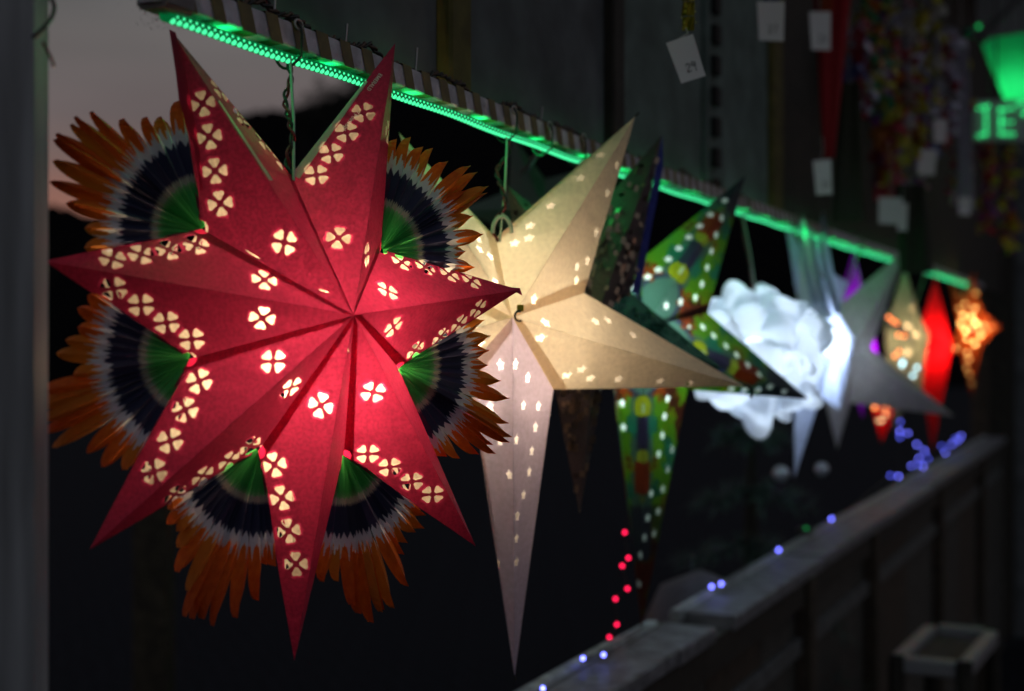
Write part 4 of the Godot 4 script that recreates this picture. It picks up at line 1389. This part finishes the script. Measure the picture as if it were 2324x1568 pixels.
func hung_goods() -> void:
	# the beam above the picture that the goods hang from
	var b := thing("awning_beam", "wooden beam above the stall front, over the top of the picture", "beam", Vector3(0, 0, 0))
	var st := start()
	bar(st, rail(0.9, 1.16, 0.10), rail(6.3, 1.16, 0.10), OUT, Vector3.UP, 0.16, 0.03, 0.004)
	part("beam", st.commit(), M.brown_wood, b)
	var beam_y := RAIL_Y + 1.13

	# glitter ribbon above tag 29
	var gp := at(1560, 70, 1.37)
	var g := thing("glitter_ribbon", "yellow green glitter ribbon above the tag marked 29", "ribbon", gp)
	st = start()
	var nr := 26
	for k in nr:
		for j in 6:
			var x0 := (j / 6.0 - 0.5) * lerpf(0.010, 0.020, k / float(nr))
			var y0 := 0.75 * k / nr * 0.5
			var wob := Vector3(rng.randf_range(-0.001, 0.001), 0, rng.randf_range(-0.002, 0.002))
			quad(st, Vector3(x0, y0, 0) + wob, Vector3(x0, y0 + 0.0135, 0) - wob, Vector3(x0 + 0.0034, y0 + 0.0135, 0.001) + wob, Vector3(x0 + 0.0034, y0, 0.001) - wob)
	part("ribbon", st.commit(), mat("gold_glitter", lin(0.30, 0.26, 0.02), 0.3, 0.7), g)
	st = start()
	for k in 240:
		var y := rng.randf() * 0.36
		var p := Vector3((rng.randf() - 0.5) * 0.017, y, 0.003)
		var e := Vector3(rng.randfn(), rng.randfn(), rng.randfn()).normalized() * 0.0012
		tri(st, p, p + e, p + e.cross(Vector3(0.3, 0.2, 1)).normalized() * 0.0014)
	part("glitter", st.commit(), mat("gold_sequin", lin(0.8, 0.85, 0.1), 0.15, 1.0), g).set_meta("kind", "stuff")
	part("string", tube([Vector3(0, 0.36, 0), Vector3(0.0, beam_y - gp.y, 0)], 0.001, 5), M.pale_thread, g)

	price_tag("white price tag marked 29, tilted, below the glitter ribbon", 1558, 134, 1.36, 68, 98, 0.36, "29", 0.010)
	price_tag("price tag marked 27 on the grey boards at the top", 1750, 48, 1.85, 66, 88, 0.05, "27", beam_y - at(0, 0, 1.85).y)
	price_tag("price tag in front of the top of the red pennant", 1862, 70, 2.36, 52, 86, 0.06, "24", beam_y - at(0, 20, 2.36).y)
	price_tag("price tag just below the point of the red pennant", 1868, 402, 2.42, 44, 78, 0.10, "24", 0.04)
	price_tag("grey price tag leaning among the upper garlands", 1998, 192, 2.95, 46, 66, 0.15, "", 0.25)
	price_tag("bright price tag below the LED sign's left end, upper of two", 2134, 297, 3.3, 34, 52, 0.02, "", 0.2)
	price_tag("square price tag under a yellow ribbon", 2103, 368, 3.2, 48, 56, 0.0, "", 0.1)
	price_tag("large grey price tag at the foot of the garlands", 2020, 478, 2.9, 60, 60, 0.0, "", 0.12)
	price_tag("pale narrow price tag overlapping the large grey one", 2048, 492, 2.95, 26, 62, 0.0, "", 0.12)
	price_tag("lilac price tag low on the pale paper streamer", 2190, 468, 3.6, 32, 40, 0.0, "", 0.1)

	# red pennant and dark cones
	for q in [["red_pennant", "long dark red cloth pennant hanging before the grey boards", "pennant", 2.44, [1838, 1945, -140, 1894, 1866, 362], lin(0.30, 0.006, 0.012), "red_cloth"],
			["dark_cone", "near black felt cone hanging right of the red pennant", "cone", 2.60, [1905, 1950, 190, 1975, 1885, 505], lin(0.035, 0.034, 0.02), "dark_felt"],
			["dark_cone", "second dark felt cone under the garlands", "cone", 3.0, [2030, 2100, 420, 2120, 2040, 620], lin(0.03, 0.028, 0.02), "dark_felt_two"],
			["orange_pennant", "orange pennant tip above the tag on the red pennant", "pennant", 2.42, [1855, 1892, -140, 1888, 1860, 42], lin(0.34, 0.05, 0.006), "orange_cloth"],
			["blue_pennant", "small blue pennant tip at the top above the tag marked 27", "pennant", 1.9, [1728, 1772, -100, 1770, 1732, 10], lin(0.03, 0.04, 0.16), "blue_cloth"],
			["white_streamer", "pale paper streamer hanging beside the LED sign", "streamer", 3.65, [2165, 2195, 110, 2212, 2170, 480], lin(0.30, 0.29, 0.36), "white_cloth"]]:
		var v: Array = q[4]
		var z: float = q[3]
		var p0 := at((v[0] + v[1]) / 2.0, v[2], z)
		var o := thing(q[0], q[1], q[2], p0)
		var a := at(v[0], v[2], z) - p0
		var b2 := at(v[1], v[2], z) - p0
		var c := at(v[3], v[5], z) - p0
		var d := at(v[4], v[5], z) - p0
		st = start()
		st.set_smooth_group(0)
		var rows := 10
		var prev := []
		for i in rows + 1:
			var f := i / float(rows)
			var row := []
			for j in 9:
				var h := j / 8.0
				row.append(a.lerp(b2, h).lerp(d.lerp(c, h), f) + Vector3(0, 0, 0.012 * sin(h * 9.0 + f) * (1.0 - 0.5 * f) + 0.02 * sin(h * PI)))
			if i > 0:
				for j in 8:
					quad(st, prev[j], prev[j + 1], row[j + 1], row[j])
			prev = row
		st.generate_normals()
		part("cloth", st.commit(), mat(q[6], q[5], 0.9), o)
		part("string", tube([(a + b2) / 2, Vector3(0, beam_y - p0.y, 0)], 0.001, 5), M.pale_thread, o)

	# ruffled garlands of many colours
	var cols := [lin(0.44, 0.40, 0.04), lin(0.30, 0.02, 0.035), lin(0.46, 0.46, 0.58), lin(0.17, 0.04, 0.21), lin(0.04, 0.20, 0.10), lin(0.42, 0.13, 0.02), lin(0.09, 0.10, 0.28), lin(0.42, 0.41, 0.38)]
	var mats := []
	for k in cols.size():
		mats.append(mat("ribbon_%d" % k, cols[k], 0.45, 0.0, null, 1.0, 0.3))
	var strands := [[1945, 60, 235, 2.75, [6, 2, 1]], [1970, -60, 200, 2.85, [0, 5, 4]], [2000, -60, 260, 2.95, [4, 0, 3]], [2022, 60, 420, 3.0, [1, 0, 5]], [2050, -60, 300, 3.1, [2, 7, 1]], [2075, 20, 340, 3.15, [0, 1, 0]], [2090, 130, 400, 3.25, [2, 3, 6]], [2120, -60, 280, 3.35, [0, 2, 7]], [2150, 60, 330, 3.45, [2, 1, 2]], [2010, 280, 440, 3.1, [5, 3, 1]], [2178, 120, 440, 3.7, [1, 7, 0]], [2240, 320, 520, 4.2, [0, 3, 1]], [2290, 330, 560, 4.3, [5, 0, 3]]]
	var seen := ["blue and red ruffled garland next to the red pennant", "yellow and orange garland at the top right of the red pennant", "green and yellow garland over the leaning grey tag", "red and yellow garland reaching lowest over the large grey tag", "white and grey ruffled garland in the middle of the cluster", "yellow ribbon garland ending at the square tag", "lilac garland with blue bits right of the yellow ribbon", "yellow and white garland near the top right", "white ruffled garland left of the LED sign", "orange and purple garland low in the cluster", "red garland close beside the LED sign", "yellow and purple garland hanging under the LED sign", "orange garland at the right edge under the LED sign"]
	for k in strands.size():
		var q: Array = strands[k]
		var p0 := at(q[0], q[1], q[3])
		var o := thing("paper_garland", seen[k], "garland", p0, "ruffled paper garlands")
		var low := at(q[0], q[2], q[3]).y - p0.y
		part("cord", tube([Vector3(0, beam_y - p0.y, 0), Vector3(0.004, low * 0.5, 0.003), Vector3(0, low, 0)], 0.0012, 5), M.dark_wire, o)
		for j in 3:
			st = start()
			for n in 22:
				var y := low * rng.randf()
				var d := Vector3(rng.randfn(), rng.randfn() - 0.7, rng.randfn()).normalized() * rng.randf_range(0.02, 0.045)
				ribbon(st, Vector3(rng.randfn() * 0.008, y, rng.randfn() * 0.008), d, rng.randf_range(0.006, 0.016))
			part("ruffle", st.commit(), mats[q[4][j]], o).set_meta("kind", "stuff")


func sign_and_end() -> void:
	# LED letter sign
	var z := 4.0
	var o := thing("led_sign", "grey sign board with letters of green LED dots at the right edge", "sign", at(2290, 275, z))
	var oo := o.position
	var st := start()
	bar(st, at(2206, 275, z) - oo, at(2420, 275, z) - oo, Vector3.UP, Vector3.BACK, 47.0 / F * z, 0.008, 0.003)
	part("board", st.commit(), mat("sign_board", lin(0.40, 0.42, 0.44), 0.6), o)
	var dots := []
	var lines := [[2221, 246, 2242, 240], [2238, 246, 2238, 302], [2238, 304, 2222, 308], [2272, 250, 2272, 302], [2270, 248, 2298, 246], [2272, 277, 2296, 277], [2272, 304, 2300, 304], [2312, 236, 2322, 232], [2322, 258, 2330, 254]]
	for l in lines:
		var n := maxi(2, int(Vector2(l[0] - l[2], l[1] - l[3]).length() / 9.0))
		for k in n + 1:
			dots.append(Vector2(lerpf(l[0], l[2], k / float(n)), lerpf(l[1], l[3], k / float(n))))
	for d in dots:
		part("led_lamp", ball(0.0026, 8, 5), M.sign_led, o, at(d.x, d.y, z - 0.014) - oo)
	part("hanger", tube([at(2260, 228, z) - oo, at(2260, -330, z) - oo], 0.003, 6), M.dark_wire, o)

	# green pleated cone lantern above the sign
	var gz := 4.15
	var gp := at(2318, 92, gz)
	var g := thing("green_cone_lantern", "glowing green pleated cone lantern pointing down above the LED sign", "cone lantern", gp)
	st = start()
	var low := at(2318, 232, gz).y - gp.y
	var wide := 88.0 / F * gz
	var narrow := 34.0 / F * gz
	for k in 14:
		var a := TAU * k / 14.0
		var b := TAU * (k + 1) / 14.0
		var ra := 1.0 if k % 2 == 0 else 0.86
		var rb := 1.0 if k % 2 == 1 else 0.86
		quad(st, Vector3(cos(a) * wide * ra, 0, sin(a) * wide * ra), Vector3(cos(b) * wide * rb, 0, sin(b) * wide * rb), Vector3(cos(b) * narrow * rb, low, sin(b) * narrow * rb), Vector3(cos(a) * narrow * ra, low, sin(a) * narrow * ra))
	part("shade", st.commit(), mat("green_shade", lin(0.03, 0.62, 0.28), 0.5, 0, null, 1.0, 1.0), g)
	part("bulb", ball(0.02), M.warm_bulb, g, Vector3(0, low * 0.7, 0))
	var l := OmniLight3D.new()
	l.name = "lamp"
	l.light_color = Color(0.6, 1.0, 0.75)
	l.light_energy = 0.008
	l.light_size = 0.02
	l.shadow_enabled = true
	g.add_child(l)
	l.position = Vector3(0, low * 0.7, 0)
	part("hanger", tube([Vector3(0, low * 0.7, 0), Vector3(0, 0.5, 0)], 0.002, 6), M.dark_wire, g)
	# grey canopy over it
	var c := thing("canopy", "grey cloth canopy with a dark seam at the top right corner", "canopy", at(2300, 60, 4.5))
	st = start()
	var co := c.position
	quad(st, at(2215, 92, 4.45) - co, at(2480, 92, 4.45) - co, at(2480, -160, 4.75) - co, at(2215, -160, 4.75) - co)
	quad(st, at(2215, 92, 4.49) - co, at(2480, 92, 4.49) - co, at(2480, -160, 4.79) - co, at(2215, -160, 4.79) - co)
	part("cloth", st.commit(), mat("canopy_cloth", lin(0.17, 0.17, 0.18), 0.9), c)
	part("seam", tube([at(2225, 84, 4.43) - co, at(2330, -20, 4.56) - co], 0.006, 6), M.dark_wire, c)
	# small green lamps on the canopy edge
	for q in [[2221, 60], [2195, 74]]:
		tag(part("pilot_lamp", ball(0.006 if q[0] > 2200 else 0.016, 8, 5), M.small_green_led if q[0] > 2200 else M.foil_green, self, at(q[0], q[1], 4.0)), "small green lamp at the canopy's corner" if q[0] > 2200 else "dim green glass lamp left of the canopy's corner", "lamp")
	# end post and side wall of the neighbouring stall
	var e := thing("end_wall", "dark board wall of the next stall closing the far right", "wall", Vector3(0, 0, 0))
	for k in 7:
		st = start()
		var p := at(2262 + k * 78.0, 784, 6.6)
		bar(st, Vector3(p.x, 0, p.z), Vector3(p.x, 2.7, p.z), Vector3.RIGHT, Vector3.BACK, 0.078, 0.012, 0.003)
		part("board", st.commit(), M.dark_wood if k % 2 == 0 else M.charcoal_board, e)
	var ep := thing("end_post", "brown wooden post at the far end of the counter", "post", Vector3(0, 0, 0))
	st = start()
	var p := at(2224, 784, 6.35)
	bar(st, Vector3(p.x, 0, p.z), Vector3(p.x, 2.7, p.z), Vector3.RIGHT, Vector3.BACK, 0.03, 0.03, 0.004)
	part("shaft", st.commit(), M.brown_wood, ep)
